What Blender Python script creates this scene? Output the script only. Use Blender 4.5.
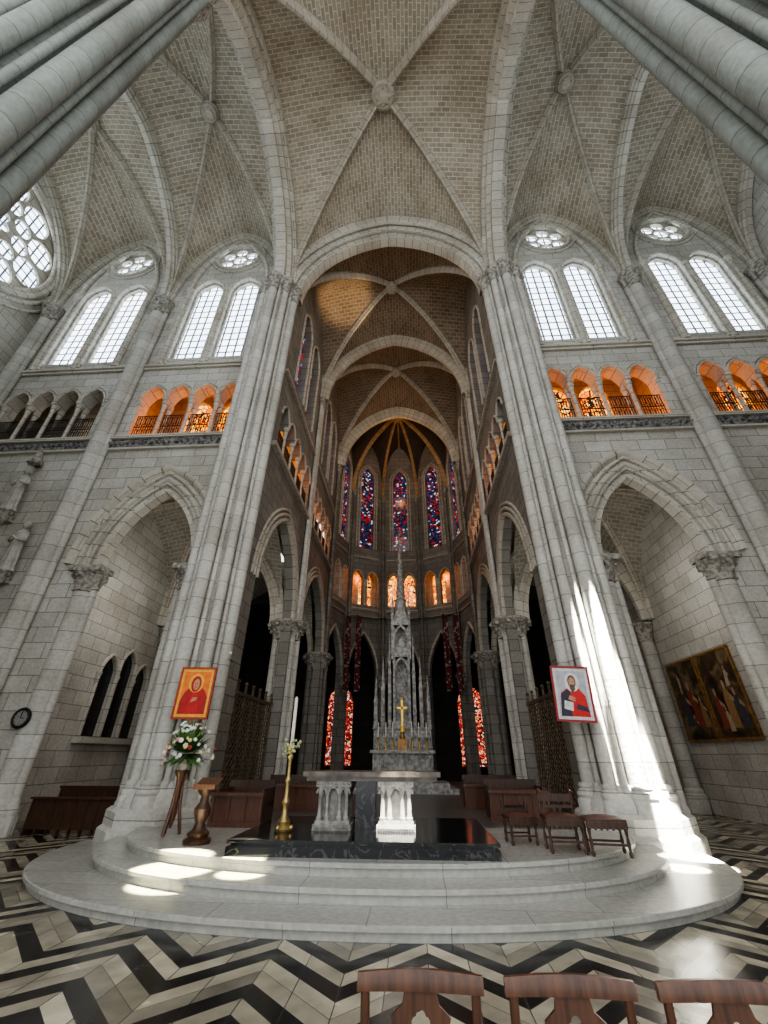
import bpy, math, random
from math import sin, cos, pi, sqrt
from mathutils import Vector, Matrix
random.seed(7)
SC=bpy.context.scene
COL=SC.collection
for blk in list(bpy.data.objects): bpy.data.objects.remove(blk)

# ------------------------------------------------------------------ mesh builder
class M:
    def __init__(s): s.v=[];s.f=[];s.m=[];s.s=[];s.u=[]
    def add(s,vs,fs,mat=0,sm=False,uv=None):
        b=len(s.v); s.v+=[tuple(v) for v in vs]
        for i,f in enumerate(fs):
            s.f.append([b+k for k in f]); s.m.append(mat); s.s.append(sm); s.u.append(uv[i] if uv else None)
    def box(s,x0,x1,y0,y1,z0,z1,mat=0):
        vs=[(x0,y0,z0),(x1,y0,z0),(x1,y1,z0),(x0,y1,z0),(x0,y0,z1),(x1,y0,z1),(x1,y1,z1),(x0,y1,z1)]
        s.add(vs,[(0,3,2,1),(4,5,6,7),(0,1,5,4),(1,2,6,5),(2,3,7,6),(3,0,4,7)],mat)
    def frus(s,cx,cy,z0,z1,w0,d0,w1,d1,mat=0):
        vs=[]
        for z,w,d in ((z0,w0,d0),(z1,w1,d1)):
            vs+=[(cx-w/2,cy-d/2,z),(cx+w/2,cy-d/2,z),(cx+w/2,cy+d/2,z),(cx-w/2,cy+d/2,z)]
        s.add(vs,[(0,3,2,1),(4,5,6,7),(0,1,5,4),(1,2,6,5),(2,3,7,6),(3,0,4,7)],mat)
    def grid(s,fn,nu,nv,cu=False,mat=0,sm=True,uvf=None):
        W=nu if cu else nu+1
        vs=[fn(i/nu,j/nv) for j in range(nv+1) for i in range(W)]
        fs=[];uv=[]
        for j in range(nv):
            for i in range(nu):
                i2=(i+1)%W
                fs.append((j*W+i,j*W+i2,(j+1)*W+i2,(j+1)*W+i))
                if uvf: uv.append([uvf(i/nu,j/nv),uvf((i+1)/nu,j/nv),uvf((i+1)/nu,(j+1)/nv),uvf(i/nu,(j+1)/nv)])
        s.add(vs,fs,mat,sm,uv if uvf else None)
    def lathe(s,x,y,prof,n=16,mat=0,sm=True,ph=0.0,mod=None):
        L=len(prof)-1; R=max(p[0] for p in prof)
        def fn(u,v):
            r,z=prof[int(round(v*L))]; a=u*2*pi+ph
            if mod: r*=mod(a,v)
            return (x+r*cos(a),y+r*sin(a),z)
        def uvf(u,v): return (u*2*pi*R+x*3.1, prof[int(round(v*L))][1]+ (0 if abs(prof[0][1]-prof[-1][1])>.01 else v))
        s.grid(fn,n,L,True,mat,sm,uvf)
        for k in (0,L):
            r,z=prof[k]
            if r>1e-4:
                pts=[(x+r*cos(i/n*2*pi+ph),y+r*sin(i/n*2*pi+ph),z) for i in range(n)]
                s.add(pts,[tuple(range(n))[::-1] if k==0 else tuple(range(n))],mat)
    def ball(s,c,r,n=8,mat=0,sc=(1,1,1)):
        def fn(u,v):
            a=u*2*pi;b=(v-.5)*pi
            return (c[0]+r*sc[0]*cos(a)*cos(b),c[1]+r*sc[1]*sin(a)*cos(b),c[2]+r*sc[2]*sin(b))
        s.grid(fn,n,max(4,n//2+1),True,mat,True)
    def tube(s,path,r,n=6,mat=0,closed=False):
        P=[Vector(p) for p in path]; K=len(P)
        rr=r if isinstance(r,(list,tuple)) else [r]*K
        up=Vector((0,0,1)); vs=[]; prev=None
        for i,p in enumerate(P):
            if closed: t=P[(i+1)%K]-P[i-1]
            else: t=P[min(i+1,K-1)]-P[max(i-1,0)]
            t.normalize()
            if prev is None:
                a=up if abs(t.z)<.9 else Vector((1,0,0))
                nrm=t.cross(a).normalized()
            else:
                nrm=(prev-t*prev.dot(t)).normalized()
            prev=nrm; b=t.cross(nrm)
            for k in range(n):
                an=2*pi*k/n
                vs.append(p+nrm*(rr[i]*cos(an))+b*(rr[i]*sin(an)))
        fs=[]
        for i in range(K if closed else K-1):
            i2=(i+1)%K
            for k in range(n):
                k2=(k+1)%n; fs.append((i*n+k,i*n+k2,i2*n+k2,i2*n+k))
        if not closed: fs+= [tuple(range(n))[::-1], tuple((K-1)*n+k for k in range(n))]
        s.add(vs,fs,mat,True)
    def sweep(s,path,S,prof,mat=0,sm=False,closedp=True):
        P=[Vector(p) for p in path]; K=len(P); S=Vector(S).normalized(); n=len(prof)
        Ns=[]
        for i in range(K):
            t=(P[min(i+1,K-1)]-P[max(i-1,0)]).normalized(); Ns.append(t.cross(S).normalized())
        if Ns[K//2].z<0: Ns=[-q for q in Ns]
        vs=[];cum=[0]
        for i in range(K):
            if i: cum.append(cum[-1]+(P[i]-P[i-1]).length)
            for a,b in prof: vs.append(P[i]+S*a+Ns[i]*b)
        per=[0]
        for k in range(n):
            a=prof[k];b=prof[(k+1)%n]; per.append(per[-1]+math.hypot(a[0]-b[0],a[1]-b[1]))
        fs=[];uv=[]
        for i in range(K-1):
            for k in range(n if closedp else n-1):
                k2=(k+1)%n
                fs.append((i*n+k,i*n+k2,(i+1)*n+k2,(i+1)*n+k))
                uv.append([(per[k],cum[i]),(per[k+1],cum[i]),(per[k+1],cum[i+1]),(per[k],cum[i+1])])
        s.add(vs,fs,mat,sm,uv)
    def poly(s,pts,mat=0): s.add(pts,[tuple(range(len(pts)))],mat)
    def panel(s,outline,holes,th,mp,mat=0):
        cu=bpy.data.curves.new('t','CURVE'); cu.dimensions='2D'; cu.fill_mode='BOTH'; cu.extrude=th/2
        for pts in [outline]+holes:
            sp=cu.splines.new('POLY'); sp.points.add(len(pts)-1)
            for i,p in enumerate(pts): sp.points[i].co=(p[0],p[1],0,1)
            sp.use_cyclic_u=True
        ob=bpy.data.objects.new('t',cu); COL.objects.link(ob)
        dg=bpy.context.evaluated_depsgraph_get()
        me=bpy.data.meshes.new_from_object(ob.evaluated_get(dg))
        s.add([mp(v.co.x,v.co.y,v.co.z+th/2) for v in me.vertices],[list(p.vertices) for p in me.polygons],mat)
        bpy.data.objects.remove(ob); bpy.data.curves.remove(cu); bpy.data.meshes.remove(me)
    def mesh(s,name,mats):
        me=bpy.data.meshes.new(name); me.from_pydata(s.v,[],s.f); 
        for q in mats: me.materials.append(q)
        ul=me.uv_layers.new(name='UVMap'); d=[0.0]*(2*len(me.loops)); li=0
        for fi,f in enumerate(s.f):
            uu=s.u[fi]
            if uu is None:
                nx=ny=nz=0
                for k in range(len(f)):
                    a=s.v[f[k]];b=s.v[f[(k+1)%len(f)]]
                    nx+=(a[1]-b[1])*(a[2]+b[2]); ny+=(a[2]-b[2])*(a[0]+b[0]); nz+=(a[0]-b[0])*(a[1]+b[1])
                ax,ay,az=abs(nx),abs(ny),abs(nz)
                for k in f:
                    p=s.v[k]
                    if az>=ax and az>=ay: q=(p[0],p[1])
                    elif ax>=ay: q=(p[1],p[2])
                    else: q=(p[0],p[2])
                    d[2*li]=q[0];d[2*li+1]=q[1];li+=1
            else:
                for q in uu: d[2*li]=q[0];d[2*li+1]=q[1];li+=1
        ul.data.foreach_set('uv',d)
        me.polygons.foreach_set('material_index',s.m)
        me.polygons.foreach_set('use_smooth',s.s)
        me.update()
        if any(s.s):
            try: me.set_sharp_from_angle(angle=math.radians(42))
            except Exception: pass
        return me
    def obj(s,name,mats,parent=None,loc=(0,0,0),rot=0,**kw):
        if not isinstance(mats,(list,tuple)): mats=[mats]
        ob=bpy.data.objects.new(name,s.mesh(name,mats)); COL.objects.link(ob)
        ob.location=loc; ob.rotation_euler=(0,0,rot)
        if parent: ob.parent=parent
        for k,v in kw.items(): ob[k]=v
        return ob

def root(name,label,category,group=None,loc=(0,0,0),rot=0):
    e=bpy.data.objects.new(name,None); COL.objects.link(e); e.empty_display_size=.2
    e.location=loc; e.rotation_euler=(0,0,rot); e['label']=label; e['category']=category
    if group: e['group']=group
    return e
def dup(o,loc,rot=None,label=None,par=None):
    c=o.copy(); COL.objects.link(c)
    if par is None:
        c.location=loc
        if rot is not None: c.rotation_euler=(0,0,rot)
        if label: c['label']=label
    else: c.parent=par
    for ch in o.children: dup(ch,None,par=c)
    return c
cnt={'trim':0,'window':0}
def st(kind):
    cnt[kind]+=1; return "%s_%d"%(kind,cnt[kind])

# ------------------------------------------------------------------ materials
def newmat(name):
    m=bpy.data.materials.new(name); m.use_nodes=True
    nt=m.node_tree; b=nt.nodes['Principled BSDF']; return m,nt,b
def N(nt,t,**k):
    n=nt.nodes.new(t)
    for a,b in k.items(): setattr(n,a,b)
    return n
def c4(c): return (c[0],c[1],c[2],1)
def stone(name,c1,c2,mo,bw=.8,rh=.42,ms=.012,dirt=.35,rough=.85,bump=.35,dark=(.3,.28,.25)):
    m,nt,b=newmat(name); L=nt.links
    uv=N(nt,'ShaderNodeTexCoord'); br=N(nt,'ShaderNodeTexBrick')
    br.inputs['Scale'].default_value=1; br.inputs['Brick Width'].default_value=bw; br.inputs['Row Height'].default_value=rh
    br.inputs['Mortar Size'].default_value=ms; br.inputs['Mortar Smooth'].default_value=.2
    br.inputs['Color1'].default_value=c4(c1);br.inputs['Color2'].default_value=c4(c2);br.inputs['Mortar'].default_value=c4(mo)
    L.new(uv.outputs['UV'],br.inputs['Vector'])
    no=N(nt,'ShaderNodeTexNoise'); no.inputs['Scale'].default_value=.7; no.inputs['Detail'].default_value=6
    L.new(uv.outputs['Object'],no.inputs['Vector'])
    rp=N(nt,'ShaderNodeMapRange'); rp.inputs['From Min'].default_value=.42; rp.inputs['From Max'].default_value=.66
    rp.inputs['To Max'].default_value=dirt
    L.new(no.outputs['Fac'],rp.inputs['Value'])
    mx=N(nt,'ShaderNodeMix',data_type='RGBA',blend_type='MULTIPLY')
    L.new(rp.outputs['Result'],mx.inputs['Factor']); L.new(br.outputs['Color'],mx.inputs['A']); mx.inputs['B'].default_value=c4([x*2 for x in dark])
    n2=N(nt,'ShaderNodeTexNoise'); n2.inputs['Scale'].default_value=14; n2.inputs['Detail'].default_value=5
    L.new(uv.outputs['Object'],n2.inputs['Vector'])
    m2=N(nt,'ShaderNodeMix',data_type='RGBA',blend_type='OVERLAY'); m2.inputs['Factor'].default_value=.35
    L.new(mx.outputs['Result'],m2.inputs['A']); L.new(n2.outputs['Fac'],m2.inputs['B'])
    L.new(m2.outputs['Result'],b.inputs['Base Color']); b.inputs['Roughness'].default_value=rough
    bp=N(nt,'ShaderNodeBump'); bp.inputs['Strength'].default_value=bump; bp.inputs['Distance'].default_value=.02
    ad=N(nt,'ShaderNodeMath',operation='SUBTRACT'); L.new(n2.outputs['Fac'],ad.inputs[0]); L.new(br.outputs['Fac'],ad.inputs[1])
    L.new(ad.outputs[0],bp.inputs['Height']); L.new(bp.outputs['Normal'],b.inputs['Normal'])
    return m
def plain(name,c1,c2=None,rough=.6,metal=0,scale=6,bump=.1,coat=0):
    m,nt,b=newmat(name); L=nt.links
    if c2 is None: c2=[x*.7 for x in c1]
    tc=N(nt,'ShaderNodeTexCoord'); no=N(nt,'ShaderNodeTexNoise'); no.inputs['Scale'].default_value=scale; no.inputs['Detail'].default_value=6
    L.new(tc.outputs['Object'],no.inputs['Vector'])
    cr=N(nt,'ShaderNodeValToRGB'); cr.color_ramp.elements[0].position=.35; cr.color_ramp.elements[1].position=.65
    cr.color_ramp.elements[0].color=c4(c2); cr.color_ramp.elements[1].color=c4(c1)
    L.new(no.outputs['Fac'],cr.inputs['Fac']); L.new(cr.outputs['Color'],b.inputs['Base Color'])
    b.inputs['Roughness'].default_value=rough; b.inputs['Metallic'].default_value=metal
    bp=N(nt,'ShaderNodeBump'); bp.inputs['Strength'].default_value=bump; L.new(no.outputs['Fac'],bp.inputs['Height']); L.new(bp.outputs['Normal'],b.inputs['Normal'])
    return m
def veined(name,base,vein,rough=.12):
    m,nt,b=newmat(name); L=nt.links
    tc=N(nt,'ShaderNodeTexCoord'); no=N(nt,'ShaderNodeTexNoise'); no.inputs['Scale'].default_value=2.2; no.inputs['Detail'].default_value=8; no.inputs['Distortion'].default_value=1.6
    L.new(tc.outputs['Object'],no.inputs['Vector'])
    cr=N(nt,'ShaderNodeValToRGB'); el=cr.color_ramp.elements; el.new(.5); el.new(.52)
    for i,(p,c) in enumerate(((.48,base),(.497,vein),(.503,vein),(.52,base))): el[i].position=p; el[i].color=c4(c)
    L.new(no.outputs['Fac'],cr.inputs['Fac']); L.new(cr.outputs['Color'],b.inputs['Base Color']); b.inputs['Roughness'].default_value=rough
    return m
def wood(name,c1,c2,rough=.4):
    m,nt,b=newmat(name); L=nt.links
    tc=N(nt,'ShaderNodeTexCoord'); mp=N(nt,'ShaderNodeMapping'); mp.inputs['Scale'].default_value=(14,14,1.6)
    no=N(nt,'ShaderNodeTexNoise'); no.inputs['Scale'].default_value=2.5; no.inputs['Detail'].default_value=7
    L.new(tc.outputs['Object'],mp.inputs['Vector']); L.new(mp.outputs['Vector'],no.inputs['Vector'])
    cr=N(nt,'ShaderNodeValToRGB'); cr.color_ramp.elements[0].position=.3; cr.color_ramp.elements[1].position=.7
    cr.color_ramp.elements[0].color=c4(c2); cr.color_ramp.elements[1].color=c4(c1)
    L.new(no.outputs['Fac'],cr.inputs['Fac']); L.new(cr.outputs['Color'],b.inputs['Base Color']); b.inputs['Roughness'].default_value=rough
    return m
def glass_clear(name,strength):
    m,nt,b=newmat(name); L=nt.links
    uv=N(nt,'ShaderNodeTexCoord'); br=N(nt,'ShaderNodeTexBrick'); br.offset=0
    br.inputs['Scale'].default_value=1; br.inputs['Brick Width'].default_value=.35; br.inputs['Row Height'].default_value=.42; br.inputs['Mortar Size'].default_value=.042
    br.inputs['Color1'].default_value=(.66,.82,1,1);br.inputs['Color2'].default_value=(.9,.95,1,1);br.inputs['Mortar'].default_value=(.02,.026,.033,1)
    L.new(uv.outputs['UV'],br.inputs['Vector']); L.new(br.outputs['Color'],b.inputs['Emission Color']); b.inputs['Emission Strength'].default_value=strength
    b.inputs['Base Color'].default_value=(.05,.055,.06,1); b.inputs['Roughness'].default_value=.3
    return m
def glass_stained(name,strength,cols,scale=7,lead=.045):
    m,nt,b=newmat(name); L=nt.links
    uv=N(nt,'ShaderNodeTexCoord'); vo=N(nt,'ShaderNodeTexVoronoi'); vo.inputs['Scale'].default_value=scale
    ve=N(nt,'ShaderNodeTexVoronoi',feature='DISTANCE_TO_EDGE'); ve.inputs['Scale'].default_value=scale
    L.new(uv.outputs['UV'],vo.inputs['Vector']);L.new(uv.outputs['UV'],ve.inputs['Vector'])
    sp=N(nt,'ShaderNodeSeparateColor'); L.new(vo.outputs['Color'],sp.inputs[0])
    cr=N(nt,'ShaderNodeValToRGB'); cr.color_ramp.interpolation='CONSTANT'
    el=cr.color_ramp.elements
    while len(el)<len(cols): el.new(.5)
    for i,c in enumerate(cols): el[i].position=i/len(cols); el[i].color=c4(c)
    L.new(sp.outputs[0],cr.inputs['Fac'])
    mt=N(nt,'ShaderNodeMath',operation='GREATER_THAN'); mt.inputs[1].default_value=lead; L.new(ve.outputs['Distance'],mt.inputs[0])
    mx=N(nt,'ShaderNodeMix',data_type='RGBA'); mx.inputs['A'].default_value=(.005,.005,.006,1)
    L.new(mt.outputs[0],mx.inputs['Factor']); L.new(cr.outputs['Color'],mx.inputs['B'])
    L.new(mx.outputs['Result'],b.inputs['Emission Color']); b.inputs['Emission Strength'].default_value=strength
    b.inputs['Base Color'].default_value=(.03,.03,.04,1); b.inputs['Roughness'].default_value=.2
    return m

S_WALL=stone('wall_stone',(.56,.545,.49),(.44,.425,.375),(.21,.20,.175),.85,.42,.012,.55)
S_SHAFT=stone('shaft_stone',(.57,.555,.50),(.46,.45,.40),(.24,.23,.205),4.0,.5,.010,.5)
S_NEAR=stone('shaded_shaft_stone',(.215,.235,.21),(.175,.19,.17),(.10,.107,.095),4.0,.5,.010,.6)  # same shaft stone, darkened to put shade on the near piers
S_ARCH=stone('arch_stone',(.60,.57,.49),(.49,.465,.395),(.24,.22,.18),2.6,.42,.016,.45)
S_RIB=stone('rib_stone',(.52,.48,.40),(.44,.40,.33),(.24,.22,.17),2.6,.42,.016,.4)
S_VAULT=stone('vault_brick',(.44,.395,.31),(.315,.28,.215),(.62,.575,.475),.36,.165,.016,.5,bump=.4,dark=(.32,.29,.25))
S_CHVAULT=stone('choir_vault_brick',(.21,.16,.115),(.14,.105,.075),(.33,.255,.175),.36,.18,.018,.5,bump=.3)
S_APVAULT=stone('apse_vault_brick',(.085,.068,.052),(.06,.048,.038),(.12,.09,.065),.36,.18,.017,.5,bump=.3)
S_APRIB=stone('amber_lit_rib_stone',(.58,.37,.18),(.45,.28,.13),(.25,.15,.07),2.6,.42,.016,.3)  # rib stone tinted amber, the apse glow put into its colour
S_AVAULT=stone('aisle_vault_brick',(.34,.315,.26),(.25,.23,.19),(.46,.43,.36),.34,.17,.016,.4,bump=.3)
S_CHOIR=stone('shaded_choir_stone',(.27,.255,.225),(.20,.19,.165),(.085,.08,.068),.85,.42,.014,.5)  # stone colour darkened to carry the shade of the choir
S_GAL=stone('gallery_stone',(.5,.45,.38),(.42,.38,.31),(.2,.18,.15),.85,.42,.014,.3)
S_DARK=stone('shaded_ambulatory_stone',(.055,.052,.048),(.04,.038,.034),(.02,.018,.016),.85,.42,.012,.5)  # stone colour darkened further for the shade behind the choir
S_CARVE=plain('carved_stone',(.48,.45,.39),(.15,.14,.12),.9,0,9,.6)
S_STAT=plain('statue_stone',(.50,.48,.43),(.34,.325,.29),.8,0,5,.1)
S_BAND=plain('carved_band_stone',(.30,.29,.27),(.035,.035,.035),.9,0,11,.8)
MARB=stone('grey_marble_step',(.46,.455,.415),(.385,.385,.355),(.22,.215,.20),1.7,.62,.006,.5,.25,.05,(.36,.36,.34))
CHFL=plain('shaded_choir_floor',(.12,.11,.10),(.07,.065,.06),.35,0,2.2,.02)  # floor colour darkened to carry the choir's shade
BLACKM=veined('black_marble',(.010,.011,.012),(.075,.075,.072))
WHITEM=plain('white_marble',(.70,.67,.61),(.38,.36,.31),.4,0,9,.3)
GREYC=plain('reredos_stone',(.43,.42,.39),(.17,.165,.155),.7,0,8,.3)
IRON=plain('dark_iron',(.05,.045,.04),(.02,.02,.02),.5,.7,12,.1)
BRONZE=plain('bronze_grille',(.22,.18,.13),(.11,.09,.065),.45,.6,12,.1)
GOLD=plain('gilt_brass',(.85,.58,.18),(.55,.34,.08),.28,1,9,.1)
WD=wood('dark_oak',(.085,.038,.02),(.03,.014,.008))
WDR=wood('red_brown_oak',(.14,.052,.024),(.05,.018,.009),.35)
WDO=wood('honey_oak',(.17,.08,.038),(.08,.034,.017),.5)
WCH=wood('chair_walnut',(.11,.047,.024),(.038,.016,.009),.32)
WGOLD=plain('gilded_wood',(.42,.24,.08),(.2,.1,.03),.4,.4,9,.2)
G_CLEAR=glass_clear('clear_leaded_glass',4.2)
G_ST=glass_stained('apse_stained_glass',1.0,[(.004,.005,.015),(.5,.012,.01),(.006,.008,.02),(.012,.04,.2),(.003,.003,.008),(.35,.01,.01),(.012,.02,.09),(.55,.55,.55),(.004,.004,.012),(.006,.01,.05)],7.5,.06)
G_AMB=glass_stained('amber_stained_glass',1.6,[(.7,.08,.03),(.35,.02,.02),(.85,.3,.14),(.12,.01,.01),(.7,.4,.32)],8,.1)
G_ORA=glass_stained('orange_gallery_glass',2.5,[(1,.27,.012),(.95,.18,.006),(1,.36,.035),(.7,.11,.005),(1,.5,.12)],4,.07)

def floor_mat():
    m,nt,b=newmat('zigzag_marble_floor'); L=nt.links
    tc=N(nt,'ShaderNodeTexCoord'); sx=N(nt,'ShaderNodeSeparateXYZ'); L.new(tc.outputs['Object'],sx.inputs[0])
    def mt(op,a,bb=None,c=None):
        n=N(nt,'ShaderNodeMath',operation=op)
        for i,v in enumerate((a,bb,c)):
            if v is None: continue
            if isinstance(v,(int,float)): n.inputs[i].default_value=v
            else: L.new(v,n.inputs[i])
        return n.outputs[0]
    X=mt('ADD',sx.outputs['X'],100.2); Y=sx.outputs['Y']
    P=.72; w=.235
    tri=mt('PINGPONG',X,P)
    q=mt('ADD',mt('ADD',Y,50),tri)
    idx=mt('MODULO',mt('FLOOR',mt('DIVIDE',q,w)),5)
    fr=mt('FRACT',mt('DIVIDE',q,w)); e1=mt('LESS_THAN',mt('MULTIPLY',mt('ABSOLUTE',mt('SUBTRACT',fr,.5)),2),.965)
    fx=mt('FRACT',mt('DIVIDE',X,P/2)); e2=mt('LESS_THAN',mt('MULTIPLY',mt('ABSOLUTE',mt('SUBTRACT',fx,.5)),2),.975)
    cr=N(nt,'ShaderNodeValToRGB'); cr.color_ramp.interpolation='CONSTANT'; el=cr.color_ramp.elements
    el.new(.5);el.new(.6);el.new(.8)
    for i,(p,c) in enumerate(((0,(.010,.011,.012)),(.15,(.50,.455,.34)),(.35,(.012,.013,.014)),(.55,(.34,.31,.24)),(.75,(.42,.385,.29)))):
        el[i].position=p; el[i].color=c4(c)
    L.new(mt('DIVIDE',idx,5),cr.inputs['Fac'])
    no=N(nt,'ShaderNodeTexNoise'); no.inputs['Scale'].default_value=3.5; no.inputs['Detail'].default_value=8; L.new(tc.outputs['Object'],no.inputs['Vector'])
    cb=N(nt,'ShaderNodeCombineXYZ'); L.new(mt('FLOOR',mt('DIVIDE',X,P/2)),cb.inputs[0]); L.new(mt('FLOOR',mt('DIVIDE',q,w)),cb.inputs[1])
    wn=N(nt,'ShaderNodeTexWhiteNoise'); L.new(cb.outputs[0],wn.inputs['Vector'])
    mr=N(nt,'ShaderNodeMapRange'); mr.inputs['To Min'].default_value=.55; mr.inputs['To Max'].default_value=1.15; L.new(wn.outputs['Value'],mr.inputs['Value'])
    vv=N(nt,'ShaderNodeMix',data_type='RGBA',blend_type='MULTIPLY'); vv.inputs['Factor'].default_value=1; L.new(cr.outputs['Color'],vv.inputs['A']); L.new(mr.outputs['Result'],vv.inputs['B'])
    mx=N(nt,'ShaderNodeMix',data_type='RGBA',blend_type='OVERLAY'); mx.inputs['Factor'].default_value=.6
    L.new(vv.outputs['Result'],mx.inputs['A']); L.new(no.outputs['Fac'],mx.inputs['B'])
    j=mt('MULTIPLY',e1,e2)
    m3=N(nt,'ShaderNodeMix',data_type='RGBA'); m3.inputs['A'].default_value=(.06,.056,.05,1); L.new(j,m3.inputs['Factor']); L.new(mx.outputs['Result'],m3.inputs['B'])
    L.new(m3.outputs['Result'],b.inputs['Base Color'])
    r2=N(nt,'ShaderNodeMapRange'); r2.inputs['To Min'].default_value=.08; r2.inputs['To Max'].default_value=.36; L.new(no.outputs['Fac'],r2.inputs['Value']); L.new(r2.outputs['Result'],b.inputs['Roughness'])
    return m
FLOORM=floor_mat()

# ------------------------------------------------------------------ geometry helpers
def arch(hw,rise,off=0,n=10):
    R=((rise/hw)**2+1)/2*hw; c=hw-R; Ro=R+off
    th=math.acos(max(-1,min(1,-c/Ro)))
    r=[(c+Ro*cos(th*i/n),Ro*sin(th*i/n)) for i in range(n+1)]
    return [(-x,z) for x,z in r[:-1]]+r[::-1]
def hole(cx,hw,z0,zs,rise,n=8): return [(cx-hw,z0)]+[(cx+x,zs+z) for x,z in arch(hw,rise,0,n)]+[(cx+hw,z0)]
def arcade_hole(c,n,pitch,hw,z0,zs,rise):
    x0=c-(n-1)/2*pitch; pts=[(x0-hw,z0)]
    for i in range(n): pts+=[(x0+i*pitch+x,zs+z) for x,z in arch(hw,rise,0,7)]
    pts.append((x0+(n-1)*pitch+hw,z0)); return pts
def circ(cx,cz,r,n=32): return [(cx+r*cos(2*pi*i/n),cz+r*sin(2*pi*i/n)) for i in range(n)]
def foil(cx,cz,r,k,n=72): return [(cx+r*(.74+.26*abs(cos(k*pi*i/n)))*cos(2*pi*i/n),cz+r*(.74+.26*abs(cos(k*pi*i/n)))*sin(2*pi*i/n)) for i in range(n)]
RR=1.2
def PP(t):
    t=min(1,max(0,t)); return sqrt(max(0,RR*RR-(t+RR-1)**2))/sqrt(2*RR-1)
def rib_prof(w,d): return [(-w/2,.06),(-w/2,-d*.35),(-w*.3,-d*.5),(-w*.3,-d*.7),(-w*.14,-d),(w*.14,-d),(w*.3,-d*.7),(w*.3,-d*.5),(w/2,-d*.35),(w/2,.06)]
def vault(name,x0,x1,y0,y1,zs,rise,dome,mat,n=28,ribw=.34,ribd=.34,ribs=True,ribmat=None,boss=.42):
    cx,cy=(x0+x1)/2,(y0+y1)/2; hx,hy=(x1-x0)/2,(y1-y0)/2
    m=M(); ss=[sin(pi/2*(-1+2*i/n)) for i in range(n+1)]
    tab=[0]; K=200
    for i in range(1,K+1):
        t0,t1=(i-1)/K,i/K
        tab.append(tab[-1]+math.hypot(1/K,(PP(t1)-PP(t0))*1.25))
    def arc(t): return tab[int(round(min(1,abs(t))*K))]
    def Z(u,v): return zs+rise*PP(min(abs(u),abs(v)))+dome*(1-u*u)*(1-v*v)
    vs=[(cx+hx*u,cy+hy*v,Z(u,v)) for v in ss for u in ss]; W=n+1
    fs=[];uv=[]
    for j in range(n):
        for i in range(n):
            a,b,c,d=(i,j),(i+1,j),(i+1,j+1),(i,j+1)
            um,vm=(ss[i]+ss[i+1])/2,(ss[j]+ss[j+1])/2
            tris=[(a,b,c),(a,c,d)] if um*vm>0 else [(a,b,d),(b,c,d)]
            for t in tris:
                uc=sum(ss[p[0]] for p in t)/3; vc=sum(ss[p[1]] for p in t)/3
                fs.append(tuple(p[1]*W+p[0] for p in t))
                if abs(uc)<abs(vc): uv.append([(hy*ss[p[1]],hx*arc(ss[p[0]])*(1 if uc>0 else -1)) for p in t])
                else: uv.append([(hx*ss[p[0]],hy*arc(ss[p[1]])*(1 if vc>0 else -1)) for p in t])
    m.add(vs,fs,0,True,uv)
    m.obj(name,[mat],kind='structure')
    if ribs:
        r=M()
        for sx,sy in ((1,1),(1,-1)):
            path=[]
            for i in range(41):
                t=sin(pi/2*(-1+2*i/40)); path.append((cx+sx*hx*t,cy+sy*hy*t,zs+rise*PP(abs(t))+dome*(1-t*t)**2))
            S=Vector((-sy*hy,sx*hx,0))
            r.sweep(path,S,rib_prof(ribw,ribd))
        zb=zs+rise+dome
        r.lathe(cx,cy,[(0.05,zb-.55),(boss*.5,zb-.53),(boss*.62,zb-.47),(boss*.8,zb-.5),(boss,zb-.4),(boss,zb-.15),(boss*.6,zb)],20)
        for k in range(8): a=k*pi/4; r.ball((cx+boss*.55*cos(a),cy+boss*.55*sin(a),zb-.52),boss*.16,6)
        r.obj(st('trim'),[ribmat or S_RIB],kind='structure')
def transverse(axis,pos,c,hw,zs,rise,w,d,mat=None,up=.25):
    m=M(); pts=[]
    for i in range(49):
        t=sin(pi/2*(-1+2*i/48)); z=zs+rise*PP(abs(t))
        pts.append((c+hw*t,pos,z) if axis=='y' else (pos,c+hw*t,z))
    S=(0,1,0) if axis=='y' else (1,0,0)
    pf=[(-w/2,up),(-w/2,-d*.3),(-w*.36,-d*.3),(-w*.36,-d*.62),(-w*.2,-d*.7),(-w*.2,-d),(w*.2,-d),(w*.2,-d*.7),(w*.36,-d*.62),(w*.36,-d*.3),(w/2,-d*.3),(w/2,up)]
    m.sweep(pts,S,pf)
    m.obj(st('trim'),[mat or S_ARCH],kind='structure')

def capital(m,x,y,z,r,h,n=24,mat=0,ab=1.75,ncr=8,abn=8):
    prof=[]
    for k in range(11):
        t=k/10; prof.append((r*(1.02+.12*t+.5*t**3),z+h*.82*t))
    def mod(a,v): return 1+.10*abs(sin(ncr/2*a))*(1 if v<.5 else 1.3)*min(1,v*4)*(.4+.6*abs(sin(v*2*pi)))
    m.lathe(x,y,prof,n,mat,True,0,mod)
    m.lathe(x,y,[(r*1.0,z-.06*h),(r*1.16,z-.03*h),(r*1.16,z+.03*h),(r*1.0,z+.06*h)],16,mat)
    for k in range(ncr):
        a=2*pi*k/ncr
        m.ball((x+r*1.52*cos(a),y+r*1.52*sin(a),z+h*.72),r*.2,6,mat)
        a+=pi/ncr
        m.ball((x+r*1.28*cos(a),y+r*1.28*sin(a),z+h*.42),r*.15,6,mat)
    m.lathe(x,y,[(r*ab*.9,z+h*.82),(r*ab,z+h*.88),(r*ab,z+h),(r*ab*.8,z+h)],abn,mat,False,pi/abn)
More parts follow.
